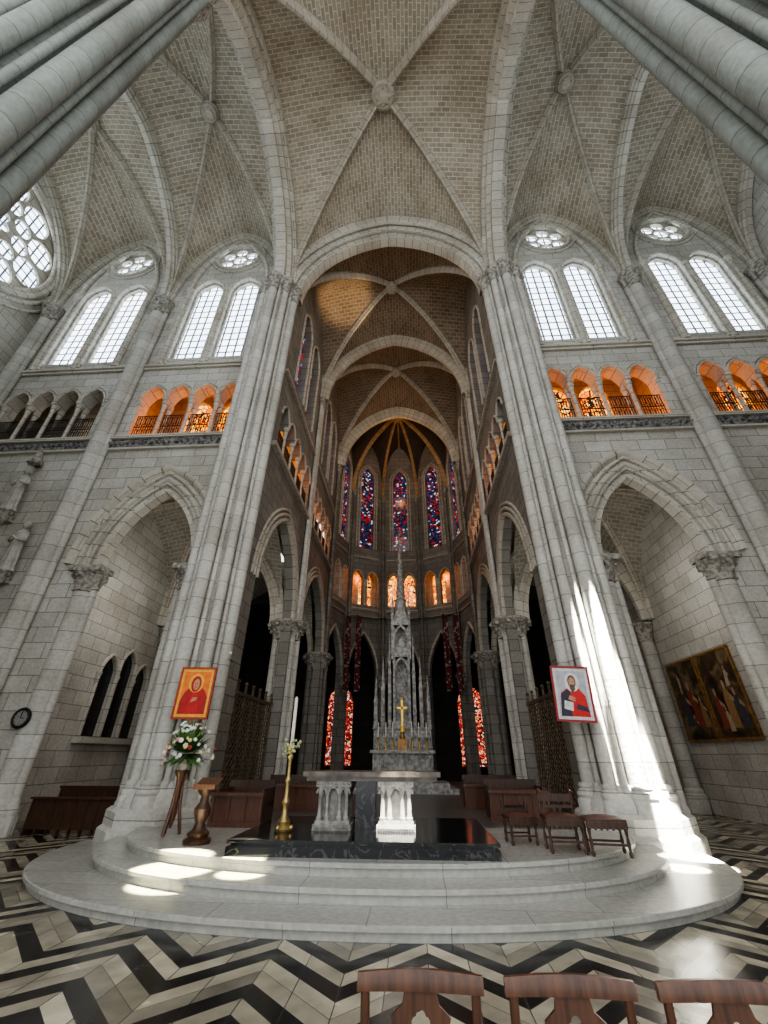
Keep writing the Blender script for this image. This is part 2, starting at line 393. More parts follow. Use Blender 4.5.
def sbase(m,x,y,z,r,h,mat=0):
    m.lathe(x,y,[(r*1.6,z),(r*1.6,z+h*.5),(r*1.45,z+h*.56)],8,mat,False,pi/8)
    m.lathe(x,y,[(r*1.45,z+h*.56),(r*1.52,z+h*.64),(r*1.42,z+h*.74),(r*1.15,z+h*.8),(r*1.2,z+h*.88),(r*1.16,z+h*.95),(r,z+h)],16,mat)

ZS=19.4
# ------------------------------------------------------------------ great crossing piers
def great_pier(smat,label):
    rt=root('clustered_pier',label,'pillar','great crossing piers')
    sh=[]
    for k in range(8):
        a=k*pi/4
        sh.append((.68*cos(a),.68*sin(a),.175 if k%2==0 else .13))
    for k in range(8):
        a=k*pi/4+pi/8; sh.append((.66*cos(a),.66*sin(a),.06))
    m=M()
    m.lathe(0,0,[(.56,1.1),(.56,ZS-.9)],16,0,False)
    for x,y,r in sh: m.lathe(x,y,[(r,1.1),(r,ZS-.9)],12)
    m.obj('shaft',[smat],rt)
    b=M()
    b.lathe(0,0,[(1.16,0),(1.16,.32),(1.08,.38),(1.08,.62),(1.0,.68)],8,0,False,pi/8)
    b.lathe(0,0,[(.9,.6),(.9,.8),(.7,1.12)],16,0,False)
    for x,y,r in sh:
        b.lathe(x*1.08,y*1.08,[(r*1.5,.6),(r*1.5,.84),(r*1.3,.88),(r*1.45,.93),(r*1.3,1.0),(r*1.05,1.04),(r*1.15,1.08),(r,1.14)],12)
    b.obj('base',[smat],rt)
    c=M()
    c.lathe(0,0,[(.56,ZS-.95),(.68,ZS-.3),(.86,ZS-.14),(.86,ZS)],16,0,False)
    for x,y,r in sh:
        if r>.1: capital(c,x,y,ZS-.92,r,.9,16,0,1.9,6)
        else: c.lathe(x,y,[(r,ZS-.95),(r*1.1,ZS-.5),(r*1.8,ZS-.2),(r*1.8,ZS)],8)
    c.obj('capital',[S_CARVE],rt)
    return rt
PX=4.85; PYF=10.45; PYN=1.55
gp=great_pier(S_SHAFT,'massive clustered stone pier with red framed icon, choir entrance'); gp.location=(-PX,PYF,0)
g2=dup(gp,(PX,PYF,0),0,'massive clustered stone pier with streak of sunlight, choir entrance')
g3=great_pier(S_NEAR,'massive shade-darkened clustered pier of the crossing beside the nave'); g3.location=(-PX,PYN,0)
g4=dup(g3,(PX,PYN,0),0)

m=M(); m.box(-17,17,-6,35,-.2,0); m.obj('floor',[FLOORM],kind='structure')

# ------------------------------------------------------------------ vaults
vault('ceiling',-PX,PX,1.2,10.8,ZS,5.75,1.25,S_VAULT,ribw=.32,ribd=.36,boss=.5)
for sx in (-1,1):
    for a,b in ((PX,10.35),(10.35,15.85)):
        x0,x1=sorted((sx*a,sx*b))
        vault('ceiling',x0,x1,1.2,10.8,ZS,5.75,.9,S_VAULT,ribw=.22,ribd=.26,boss=.36)
    transverse('x',sx*PX,6.0,4.8,ZS,5.75,1.1,.85)
    transverse('x',sx*10.35,6.0,4.8,ZS,5.75,.5,.45)
    transverse('x',sx*15.85,6.0,4.8,ZS,5.75,.5,.4)
    for c in (7.6,13.1):
        transverse('y',10.72,sx*c,2.72,ZS,5.7,.3,.26)
transverse('y',1.2,0,PX,ZS,5.75,1.3,.9)
m=M(); path=[(x,10.85,ZS+z) for x,z in arch(4.05,4.7,0,22)]
pf=[(-.62,1.12),(-.62,.74),(-.52,.64),(-.40,.64),(-.40,.38),(-.30,.30),(-.18,.30),(-.18,.06),(-.08,0),(.3,0),(.3,1.12)]
m.sweep(path,(0,1,0),pf)
for a,b,r in ((-.5,.62,.08),(-.30,.34,.07),(-.11,.08,.07)):
    m.tube([(x,10.85+a,ZS+z) for x,z in arch(4.05,4.7,b,22)],r,8)
m.obj(st('trim'),[S_ARCH],kind='structure')

# ------------------------------------------------------------------ transept walls
BAYS=(7.6,13.1)
TRI=[-1.53,-.51,.51,1.53]
YW=10.8
LH=.70; LD=.88
TS=13.3
def oc_holes(c): return [circ(c,23.25,.33,18)]+[circ(c+.66*cos(k*pi/3+pi/6),23.25+.66*sin(k*pi/3+pi/6),.285,16) for k in range(6)]
def clerestory_holes(c):
    return [hole(c-LD,LH,15.7,20.3,.95),hole(c+LD,LH,15.7,20.3,.95)]
XAC=7.42
for sx,side in ((-1,'left'),(1,'right')):
    x0,x1=sorted((sx*4.9,sx*16.3))
    ac=sx*XAC
    for yw,dr,nm in ((YW,1,'east'),(1.1,-1,'west')):
        holes=[hole(ac,1.62,-.05,6.45,2.9,12)]
        for c in BAYS:
            cc=sx*c
            if dr>0: holes.append(arcade_hole(cc,4,1.02,.47,11.45,TS,.72))
            holes+=clerestory_holes(cc)+[circ(cc,23.25,1.0,32)]
        m=M(); m.panel([(x0,-.1),(x1,-.1),(x1,27.4),(x0,27.4)],holes,.5,lambda a,b,t:(a,yw+dr*t,b))
        m.obj('wall_transept_%s_%s'%(nm,side),[S_WALL],kind='structure')
        for c in BAYS:
            cc=sx*c; m=M(); yy=yw+dr*.33
            for d in (-LD,LD): m.poly([(x,yy,z) for x,z in hole(cc+d,LH+.01,15.69,20.3,.96)])
            m.poly([(x,yy,z) for x,z in circ(cc,23.25,1.0)])
            m.obj(st('window'),[G_CLEAR],kind='structure')
            if dr>0:
                m=M(); m.panel(circ(cc,23.25,1.01,32),oc_holes(cc),.1,lambda a,b,t:(a,yw+.12+t,b)); m.obj(st('trim'),[S_ARCH],kind='structure')
    bh=[]
    for c in ((6.9,8.4) if sx<0 else (6.9,8.4,12.4,13.9)): bh.append(sx*c)
    m=M(); m.panel([(x0,10.8),(x1,10.8),(x1,15.6),(x0,15.6)],[hole(q,.6,12.4,14.3,.8,6) for q in bh],.2,lambda a,b,t:(a,12.7+t,b))
    m.box(x0,x1,11.32,12.7,11.2,11.42); m.box(x0,x1,11.32,12.7,15.4,15.55)
    m.box(*(sorted((sx*16.1,sx*16.3))+[11.32,12.7,11.42,15.4])); m.box(*(sorted((sx*10.2,sx*10.5))+[11.32,12.7,11.42,15.4]))
    m.obj('wall_triforium_'+side,[S_GAL],kind='structure')
    for q in bh:
        m=M(); m.poly([(a,12.85,b) for a,b in hole(q,.61,12.39,14.3,.81,6)]); m.obj(st('window'),[G_ORA],kind='structure')
    m=M(); apt=[(ac+x,YW,6.45+z) for x,z in arch(1.62,2.9,0,14)]
    m.sweep(apt,(0,1,0),[(-.10,.52),(-.16,.60),(-.16,.68),(-.02,.68),(-.02,.46)])
    for off,r,yy in ((.36,.07,-.02),(.16,.09,.03),(-.06,.10,.18)):
        m.tube([(ac+x,YW+yy,6.45+z) for x,z in arch(1.62,2.9,off,14)],r,8)
    m.sweep(apt,(0,1,0),[(.1,.02),(.1,-.22),(.42,-.22),(.42,.02)])
    m.obj(st('trim'),[S_ARCH],kind='structure')
    for k,jx in enumerate((XAC-1.58,XAC+1.58)):
        rt=root('arch_column','stone half column with leafy carved capital carrying the side chapel arch','column','side chapel arch columns',(sx*jx,YW+.2,0))
        q=M(); q.lathe(0,0,[(.27,.7),(.27,5.7)],16); q.lathe(-.3,-.02,[(.11,.7),(.11,5.7)],10); q.lathe(.3,-.02,[(.11,.7),(.11,5.7)],10); q.obj('shaft',[S_SHAFT],rt)
        q=M(); sbase(q,0,0,0,.27,.7); sbase(q,-.3,-.02,0,.11,.7); sbase(q,.3,-.02,0,.11,.7); q.obj('base',[S_SHAFT],rt)
        q=M(); capital(q,0,0,5.68,.28,.6,24,0,1.7); capital(q,-.3,-.02,5.75,.11,.53,16,0,1.9,6); capital(q,.3,-.02,5.75,.11,.53,16,0,1.9,6)
        q.box(-.5,.5,-.34,.25,6.26,6.42); q.obj('capital',[S_CARVE],rt)
    for wx,lab in ((10.35,'tall slender engaged shaft between transept windows'),(15.6,'tall slender engaged shaft in the transept corner')):
        rt=root('engaged_shaft',lab,'column','transept engaged shafts',(sx*wx,YW-.12,0))
        q=M(); q.lathe(0,-.05,[(.26,.9),(.26,ZS-.8)],16); q.lathe(-.3,.0,[(.1,.9),(.1,ZS-.8)],10); q.lathe(.3,.0,[(.1,.9),(.1,ZS-.8)],10); q.obj('shaft',[S_SHAFT],rt)
        q=M(); sbase(q,0,-.05,0,.3,.9); q.obj('base',[S_SHAFT],rt)
        q=M(); capital(q,0,-.05,ZS-.85,.27,.85,20,0,1.75); capital(q,-.3,.0,ZS-.7,.1,.7,12,0,1.8,6); capital(q,.3,.0,ZS-.7,.1,.7,12,0,1.8,6); q.obj('capital',[S_CARVE],rt)
    m=M(); xa,xb=sorted((sx*5.5,sx*16.0))
    m.box(xa,xb,YW-.16,YW+.02,15.1,15.22); m.box(xa,xb,YW-.1,YW+.02,15.0,15.1)
    m.box(xa,xb,YW-.2,YW+.02,11.28,11.42)
    m.obj(st('trim'),[S_ARCH],kind='structure')
    m=M(); m.box(xa,xb,YW-.12,YW+.02,10.92,11.28); 
    for i in range(int((xb-xa)/.22)): m.ball((xa+.11+i*.22,YW-.12,11.1),.085,6)
    m.obj(st('trim'),[S_BAND],kind='structure')
    m=M(); m.box(xa,xb,YW-.12,YW+.02,10.84,10.92); m.obj(st('trim'),[S_ARCH],kind='structure')
    for bi,c in enumerate(BAYS):
        cc=sx*c
        m=M()
        for t in TRI:
            for off,r in ((.03,.045),(.13,.03)): m.tube([(cc+t+x,YW-.03,TS+z) for x,z in arch(.47,.72,off,8)],r,6)
        m.obj(st('trim'),[S_ARCH],kind='structure')
        m=M()
        for d in (-LD,LD):
            m.tube([(cc+d-LH-.04,YW-.02,15.4)]+[(cc+d+x,YW-.02,20.3+z) for x,z in arch(LH,.95,.05,8)]+[(cc+d+LH+.04,YW-.02,15.4)],.065,8)
            m.tube([(cc+d-LH+.06,YW+.16,15.7)]+[(cc+d+x,YW+.16,20.3+z) for x,z in arch(LH,.95,-.04,8)]+[(cc+d+LH-.06,YW+.16,15.7)],.045,8)
        for R_,w_ in ((1.1,.09),(1.32,.06)): m.tube([(cc+R_*cos(a*pi/18),YW-.02,23.25+R_*sin(a*pi/18)) for a in range(36)],w_,8,0,True)
        m.tube([(cc-1.8,YW-.05,15.3)]+[(cc+x,YW-.05,20.6+z) for x,z in arch(1.8,4.2,0,14)]+[(cc+1.8,YW-.05,15.3)],.11,8)
        for jx in (-1.8,1.8): capital(m,cc+jx,YW-.05,20.0,.12,.5,12,0,1.7,6)
        capital(m,cc,YW-.03,20.0,.1,.4,12,0,1.7,6); m.lathe(cc,YW-.03,[(.1,15.3),(.1,20)],10)
        m.obj(st('trim'),[S_ARCH],kind='structure')

cm=M(); sbase(cm,0,0,0,.065,.22); cm.lathe(0,0,[(.065,.22),(.065,1.5)],10); capital(cm,0,0,1.5,.075,.36,12,0,1.75,6)
col0=None
def colonnette(x,y,z):
    global col0
    if col0 is None:
        col0=cm.obj('colonnette',[S_ARCH],None,(x,y,z),label='short stone colonnette with carved capital in the triforium gallery',category='column',group='triforium colonnettes')
    else:
        dup(col0,(x,y,z),0)
rm=M()
for z in (.03,.6,1.12): rm.box(-.38,.38,-.015,.015,z-.015,z+.015)
for i in range(9): rm.box(-.36+i*.09-.008,-.36+i*.09+.008,-.01,.01,0,1.12)
for i in range(4):
    for z in (.3,.86): rm.tube([(-.27+i*.18+.08*cos(a*pi/5),0,z+.2*sin(a*pi/5)) for a in range(10)],.012,4,0,True)
rail0=None
def railing(x,y,z,rot=0):
    global rail0
    if rail0 is None:
        rail0=rm.obj('iron_railing',[IRON],None,(x,y,z),rot,label='wrought iron scrollwork railing panel in a gallery arch',category='railing',group='gallery railings')
    else: dup(rail0,(x,y,z),rot)
for sx in (-1,1):
    for c in BAYS:
        for k in range(5):
            x=sx*c-2.04+1.02*k
            if abs(x)>5.9 and abs(x)<15.2: colonnette(x,YW+.08,11.42); 
            if k in (1,2,3): colonnette(x,YW+.4,11.42)
        for t in TRI: railing(sx*c+t,YW+.08,11.43)

# ------------------------------------------------------------------ transept end walls
RY,RZ,RAD=7.1,20.8,3.0
for sx,side in ((-1,'left'),(1,'right')):
    xw=sx*16.0
    m=M(); m.panel([(1.2,-.1),(10.85,-.1),(10.85,27.4),(1.2,27.4)],[circ(RY,RZ,RAD,48)] if sx<0 else [],.5,lambda a,b,t:(xw+sx*t,a,b))
    m.obj('wall_end_'+side,[S_WALL],kind='structure')
    if sx>0: continue
    hs=[foil(RY,RZ,.85,8)]
    for k in range(10):
        a=2*pi*k/10; hs.append(circ(RY+1.42*cos(a),RZ+1.42*sin(a),.38,16))
    for k in range(10):
        a=2*pi*(k+.5)/10; hs.append(circ(RY+2.3*cos(a),RZ+2.3*sin(a),.62,20))
    m=M(); m.panel(circ(RY,RZ,RAD+.02,48),hs,.12,lambda a,b,t:(xw+sx*(t+.15),a,b))
    for r,w in ((RAD+.15,.14),(RAD-.05,.1),(RAD+.45,.1),(RAD+.8,.07)):
        m.tube([(xw-sx*.02,RY+r*cos(a*pi/32),RZ+r*sin(a*pi/32)) for a in range(64)],w,8,0,True)
    m.obj(st('trim'),[S_ARCH],kind='structure')
    m=M(); m.poly([(xw+sx*.3,a,b) for a,b in circ(RY,RZ,RAD+.02,48)]); m.obj(st('window'),[G_CLEAR],kind='structure')

# ------------------------------------------------------------------ side chapels / aisles
YA0,YA1,YA2=11.3,17.0,23.3
AX0,AX1=5.0,10.2
for sx,side in ((-1,'left'),(1,'right')):
    hs=[]; LZ=[4.0,4.35,4.0]
    LY=[14.75+k*.98 for k in range(3)]
    if sx<0:
        for k in range(3): hs.append(hole(LY[k],.4,2.1,LZ[k],.6,6))
    m=M(); m.panel([(YA0,-.1),(YA2,-.1),(YA2,10.9),(YA0,10.9)],hs,.4,lambda a,b,t:(sx*(AX1+t),a,b))
    m.obj('wall_aisle_'+side,[S_WALL],kind='structure')
    if sx<0:
        m=M(); 
        for k in range(3): m.poly([(-AX1-.10,a,b) for a,b in hole(LY[k],.41,2.09,LZ[k],.6,6)])
        m.obj(st('window'),[plain('dark_glass',(.02,.023,.027),(.008,.008,.01),.2)],kind='structure')
        m=M(); 
        for k in range(3):
            m.tube([(-AX1+.03,LY[k]-.46,2.1)]+[(-AX1+.03,LY[k]+a,LZ[k]+b) for a,b in arch(.46,.68,0,6)]+[(-AX1+.03,LY[k]+.46,2.1)],.065,6)
        for y_ in (LY[0]-.5,LY[0]+.49,LY[1]+.49,LY[2]+.5): capital(m,-AX1+.05,y_,3.75,.06,.28,10,0,1.7,6)
        m.box(-AX1,-AX1+.2,14.1,17.25,1.9,2.06)
        m.obj(st('trim'),[S_ARCH],kind='structure')
    for (a,b) in ((YA0,YA1),(YA1,YA2)):
        x0,x1=sorted((sx*AX0,sx*AX1))
        vault('ceiling',x0,x1,a,b,6.3,3.9,.5,S_AVAULT,18,.24,.24,boss=.25)
    transverse('y',YA1,sx*(AX0+AX1)/2,(AX1-AX0)/2,6.3,3.9,.5,.4)
    rt=root('aisle_column','engaged stone column with carved capital on the aisle wall','column','aisle wall columns',(sx*(AX1-.28),YA1+.3,0))
    q=M(); q.lathe(0,0,[(.24,.7),(.24,5.6)],16); q.obj('shaft',[S_SHAFT],rt)
    q=M(); sbase(q,0,0,0,.24,.7); q.obj('base',[S_SHAFT],rt)
    q=M(); capital(q,0,0,5.58,.25,.65,20); q.obj('capital',[S_CARVE],rt)

# ------------------------------------------------------------------ choir side walls
CX=4.3
CB=[(11.3,17.0),(17.0,23.3)]
for sx,side in ((-1,'left'),(1,'right')):
    hs=[]
    for a,b in CB:
        c=(a+b)/2; hw=(b-a)/2-.62
        hs.append(hole(c,hw,-.05,6.4,3.3,12))
        hs.append(arcade_hole(c,5,1.0,.46,11.45,13.2,.7))
        for d in (-.95,.95): hs.append(hole(c+d,.7,15.9,20.3,1.1,7))
    m=M(); m.panel([(10.9,-.1),(23.6,-.1),(23.6,27.4),(10.9,27.4)],hs,.4,lambda a,b,t:(sx*(CX+t),a,b))
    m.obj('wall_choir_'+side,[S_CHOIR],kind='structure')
    m=M(); bh=[]
    for a,b in CB:
        c=(a+b)/2; bh+=[c-1.7,c,c+1.7]
    m.panel([(12.95,10.8),(24,10.8),(24,15.6),(12.95,15.6)],[hole(q,.62,11.8,14.2,.8,6) for q in bh if q>13.6],.2,lambda a,b,t:(sx*(6.0+t),a,b))
    m.box(*sorted((sx*4.7,sx*6.0)),12.95,24,11.2,11.42); m.box(*sorted((sx*4.7,sx*6.0)),12.95,24,15.4,15.55)
    m.box(*sorted((sx*4.7,sx*5.3)),11.35,12.95,15.4,15.55); m.box(*sorted((sx*5.3,sx*5.4)),11.35,12.95,11.2,15.5)
    m.obj('wall_choir_gallery_'+side,[S_GAL],kind='structure')
    for q in bh:
        if q>13.6:
            m=M(); m.poly([(sx*6.15,a,b) for a,b in hole(q,.63,11.79,14.2,.81,6)]); m.obj(st('window'),[G_ORA],kind='structure')
    m=M()
    for a,b in CB:
        c=(a+b)/2; hw=(b-a)/2-.62
        for off,r in ((.03,.08),(.25,.07),(.45,.06)):
            m.tube([(sx*(CX-.02),c+x,6.4+z) for x,z in arch(hw,3.3,off,12)],r,6)
        for d in (-.95,.95): m.tube([(sx*(CX-.02),c+d-.74,15.9)]+[(sx*(CX-.02),c+d+x,20.3+z) for x,z in arch(.7,1.1,.05,7)]+[(sx*(CX-.02),c+d+.74,15.9)],.07,6)
        for k in range(5): m.tube([(sx*(CX-.02),c-2+k+x,13.2+z) for x,z in arch(.46,.7,.04,6)],.05,6)
    m.box(*sorted((sx*(CX-.18),sx*(CX+.01))),11.2,23.4,11.25,11.42); m.box(*sorted((sx*(CX-.14),sx*(CX+.01))),11.2,23.4,15.1,15.25)
    m.obj(st('trim'),[S_RIB],kind='structure')
    for a,b in CB:
        c=(a+b)/2
        m=M()
        for d in (-.95,.95): m.poly([(sx*(CX+.35),y,z) for y,z in hole(c+d,.71,15.89,20.3,1.1,7)])
        m.obj(st('window'),[G_ST],kind='structure')
        for k in range(1,5): colonnette(sx*(CX+.1),c-2.5+k,11.42)
        for k in range(5): railing(sx*(CX+.1),c-2+k,11.43,pi/2)
    for py in (17.0,23.3):
        rt=root('choir_pier','clustered choir pier with carved capital and slim vaulting shafts','pillar','choir piers',(sx*(CX+.3),py,0))
        q=M(); q.lathe(0,0,[(.42,.7),(.42,5.7)],16)
        for k in range(8): 
            a=k*pi/4; q.lathe(.46*cos(a),.46*sin(a),[(.12,.7),(.12,5.7)],10)
        for dy in (-.2,0,.2): q.lathe(-sx*.42,dy,[(.09,6.3),(.09,ZS-.6)],10)
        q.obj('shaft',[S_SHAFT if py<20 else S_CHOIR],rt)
        q=M(); sbase(q,0,0,0,.46,.7); q.obj('base',[S_SHAFT],rt)
        q=M(); capital(q,0,0,5.65,.5,.75,28,0,1.5,10)
        for dy in (-.2,0,.2): capital(q,-sx*.42,dy,ZS-.6,.09,.55,10,0,1.8,6)
        q.obj('capital',[S_CARVE],rt)
for a,b in ((10.95,17.0),(17.0,23.3)):
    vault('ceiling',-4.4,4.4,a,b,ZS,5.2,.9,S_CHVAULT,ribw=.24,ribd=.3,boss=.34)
transverse('y',17.0,0,4.35,ZS,5.2,.5,.5,S_RIB); transverse('y',23.4,0,4.35,ZS,5.2,.7,.55,S_ARCH)

# ------------------------------------------------------------------ apse (five-sided, shallow)
AC=Vector((0,24.6)); AK=.74
def EV(R,a): return Vector((R*sin(a),AC.y+R*AK*cos(a)))
V=[EV(4.55,-pi/2+k*pi/5) for k in range(6)]
V[0].y-=.9; V[5].y-=.9
def seg_panel(m,A,B,outline,holes,th):
    D=(B-A).normalized(); Nn=Vector((D.y,-D.x)); mid=(A+B)/2
    if Nn.dot(mid-AC)<0: Nn=-Nn
    L=(B-A).length
    m.panel(outline(L),holes(L),th,lambda a,b,t:(A.x+D.x*a+Nn.x*t,A.y+D.y*a+Nn.y*t,b))
    return D,Nn,L
m=M(); g=[];tr=M()
for k in range(5):
    A,B=V[k],V[k+1]; L0=(B-A).length; off=0
    wc=L0/2+(.45 if k==0 else -.45 if k==4 else 0)
    D,Nn,L=seg_panel(m,A,B,lambda L:[(0,-.1),(L,-.1),(L,27.4),(0,27.4)],
        lambda L:[hole(L/2,L/2-.3,-.05,5.9,2.6,10),hole(wc-.56,.4,10.4,12.2,.7,6),hole(wc+.56,.4,10.4,12.2,.7,6),hole(wc,.54,14.7,20.9,1.1,8)],.35)
    def P3(a,b,t): return (A.x+D.x*a+Nn.x*t,A.y+D.y*a+Nn.y*t,b)
    gg=M(); gg.poly([P3(a,b,.18) for a,b in hole(wc,.55,14.69,20.9,1.1,8)]); g.append(gg)
    for off,r in ((.06,.07),(.25,.06)): tr.tube([P3(wc-.54-off,14.7,-.02)]+[P3(wc+a,20.9+b,-.02) for a,b in arch(.54,1.1,off,8)]+[P3(wc+.54+off,14.7,-.02)],r,6)
    for d in (-.56,.56): tr.tube([P3(wc+d-.44,10.4,-.02)]+[P3(wc+d+a,12.2+b,-.02) for a,b in arch(.4,.7,.04,8)]+[P3(wc+d+.44,10.4,-.02)],.05,6)
    tr.tube([P3(L/2+a,5.9+b,-.02) for a,b in arch(L/2-.3,2.6,.05,8)],.09,6)
    for z,r in ((10.1,.1),(13.9,.09),(9.6,.06)): tr.tube([P3(0,z,-.05),P3(L,z,-.05)],r,6)
    colonnette(*P3(wc,10.4,.05))
m.obj('wall_apse',[S_CHOIR],kind='structure'); tr.obj(st('trim'),[S_RIB],kind='structure')
for gg in g: gg.obj(st('window'),[G_ST],kind='structure')
m=M()
pts=[EV(5.9,-pi/2+k*pi/5) for k in range(6)]
inn=[EV(4.65,-pi/2+k*pi/5) for k in range(6)]
for k in range(5):
    A,B=pts[k],pts[k+1]; D=(B-A).normalized(); L=(B-A).length; Nn=Vector((-D.y,D.x))
    if Nn.dot((A+B)/2-AC)<0: Nn=-Nn
    m.panel([(0,9.6),(L,9.6),(L,14.0),(0,14.0)],[hole(L/2-.7,.5,10.8,12.5,.9,6),hole(L/2+.7,.5,10.8,12.5,.9,6)],.15,lambda a,b,t:(A.x+D.x*a+Nn.x*t,A.y+D.y*a+Nn.y*t,b))
    for d in (-.7,.7):
        gg=M(); gg.poly([(A.x+D.x*a+Nn.x*.12,A.y+D.y*a+Nn.y*.12,b) for a,b in hole(L/2+d,.51,10.79,12.5,.91,6)]); gg.obj(st('window'),[G_ORA],kind='structure')
    for z in (10.2,13.9): m.poly([(inn[k][0],inn[k][1],z),(inn[k+1][0],inn[k+1][1],z),(pts[k+1][0],pts[k+1][1],z),(pts[k][0],pts[k][1],z)])
m.obj('wall_apse_gallery',[S_GAL],kind='structure')
for k in range(6):
    if k in (0,5): continue
    d=(Vector((0,24.0))-V[k]).normalized()
    rt=root('apse_column','slender dark column with capital ringing the sanctuary','column','apse columns',(V[k].x+d.x*.08,V[k].y+d.y*.08,0))
    q=M(); q.lathe(0,0,[(.26,.6),(.26,5.3)],14)
    q.lathe(d.x*.2,d.y*.2,[(.1,5.9),(.1,ZS-.5)],10); q.lathe(d.x*.12-d.y*.2,d.y*.12+d.x*.2,[(.06,5.9),(.06,ZS-.5)],8); q.lathe(d.x*.12+d.y*.2,d.y*.12-d.x*.2,[(.06,5.9),(.06,ZS-.5)],8)
    q.obj('shaft',[S_CHOIR],rt)
    q=M(); sbase(q,0,0,0,.26,.6); q.obj('base',[S_DARK],rt)
    q=M(); capital(q,0,0,5.25,.28,.65,20,0,1.5); capital(q,d.x*.2,d.y*.2,ZS-.5,.1,.45,10,0,1.8,6); q.obj('capital',[S_CARVE],rt)
m=M(); r=M(); NA=14
AB=Vector((0,24.3))
for k in range(5):
    A,B=V[k],V[k+1]
    def fn(u,v):
        rho=sin(pi/2*v); ph=sin(pi/2*(-1+2*u))
        p=A.lerp(B,(ph+1)/2); q=AB.lerp(p,rho)
        return (q.x,q.y,ZS+5.2*PP(rho*abs(ph))+.5*(1-rho))
    m.grid(fn,NA,NA,False,0,True,lambda u,v:(u*3,v*5))
for k in range(11):
    path=[]; end=V[k//2] if k%2==0 else (V[k//2]+V[k//2+1])/2
    for i in range(25):
        t=sin(pi/2*i/24); q=AB.lerp(end,t)
        z=ZS+5.2*PP(t)+.5*(1-t) if k%2==0 else ZS+5.2+.5*(1-t)
        path.append((q.x,q.y,z))
    d=(end-AB).normalized(); r.sweep(path,(-d.y,d.x,0),rib_prof(.2 if k%2==0 else .13,.28 if k%2==0 else .16))
r.lathe(AB.x,AB.y,[(.05,ZS+5.1),(.35,ZS+5.2),(.4,ZS+5.4),(.3,ZS+5.7)],16)
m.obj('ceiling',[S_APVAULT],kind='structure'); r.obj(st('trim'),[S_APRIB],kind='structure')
m=M(); R=10.2; n=10
pts=[Vector((R*sin(-pi/2+k*pi/n),23.3+R*cos(-pi/2+k*pi/n))) for k in range(n+1)]
for k in range(n):
    A,B=pts[k],pts[k+1]; D=(B-A).normalized(); L=(B-A).length; Nn=Vector((-D.y,D.x))
    if Nn.dot((A+B)/2-AC)<0: Nn=-Nn
    hs=[hole(L/2,.95,1.0,4.8,1.2,8)] if k in (3,6) else []
    m.panel([(0,-.1),(L,-.1),(L,10.9),(0,10.9)],hs,.4,lambda a,b,t:(A.x+D.x*a+Nn.x*t,A.y+D.y*a+Nn.y*t,b))
    if hs:
        gg=M(); gg.poly([(A.x+D.x*a+Nn.x*.2,A.y+D.y*a+Nn.y*.2,b) for a,b in hole(L/2,.96,.99,4.8,1.2,8)]); gg.obj(st('window'),[G_AMB],kind='structure')
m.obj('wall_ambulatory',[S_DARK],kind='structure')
m=M()
inn=[(4.7*sin(-pi/2+k*pi/n),AC.y-.8+3.6*cos(-pi/2+k*pi/n)) for k in range(n+1)]
for k in range(n): m.poly([(inn[k][0],inn[k][1],9.5),(inn[k+1][0],inn[k+1][1],9.5),(pts[k+1].x,pts[k+1].y,10.75),(pts[k].x,pts[k].y,10.75)])
for sx in (-1,1):
    x0,x1=sorted((sx*4.6,sx*10.2)); m.poly([(x0,23.28,9.3),(x1,23.28,9.3),(x1,23.28,11),(x0,23.28,11)])
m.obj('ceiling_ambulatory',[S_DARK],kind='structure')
m=M(); m.box(-16.6,16.6,1,29.5,27.4,27.6); m.obj('ceiling_roof',[S_CHVAULT],kind='structure')

# ------------------------------------------------------------------ dais
def sup(a,b,cy,n=64,e=2.25):
    pts=[]
    for i in range(n+1):
        t=pi+pi*i/n; c,s=cos(t),sin(t)
        pts.append((a*math.copysign(abs(c)**(2/e),c)-.2,cy+b*math.copysign(abs(s)**(2/e),s)))
    return pts
rt=root('stepped_dais','broad curved grey marble dais with three steps','dais')
DC=9.9
for nm,a,b,z0,z1 in (('step',5.78,4.3,0,.14),('step',4.9,3.68,.14,.28),('step',4.5,3.18,.28,.42)):
    m=M(); pts=sup(a,b,DC)
    sc=[(1-.012,z0),(1-.012,z0+.005),(1-.012,z1-.06),(1,z1-.05),(1,z1-.008),(1-.003,z1)]
    rows=[[(x*s,DC+(y-DC)*s,z) for x,y in pts] for s,z in sc]
    n=len(pts); vs=[p for r_ in rows for p in r_]; fs=[]
    for j in range(len(rows)-1):
        for i in range(n-1): fs.append((j*n+i,j*n+i+1,(j+1)*n+i+1,(j+1)*n+i))
    m.add(vs,fs,0,False); m.poly(rows[-1]); m.obj(nm,[MARB],rt)
m=M(); m.box(-3.6,3.6,9.9,26.5,0,.42); m.obj('platform',[CHFL],rt)
rt=root('altar_platform','low polished black marble platform under the altar','platform',None,(-.22,8.2,.42))
m=M(); m.box(-1.85,1.85,-1.22,1.35,0,.1); m.box(-1.8,1.8,-1.17,1.35,.1,.14); m.box(-1.85,1.85,-1.22,1.35,.14,.18); m.obj('slab',[BLACKM],rt)

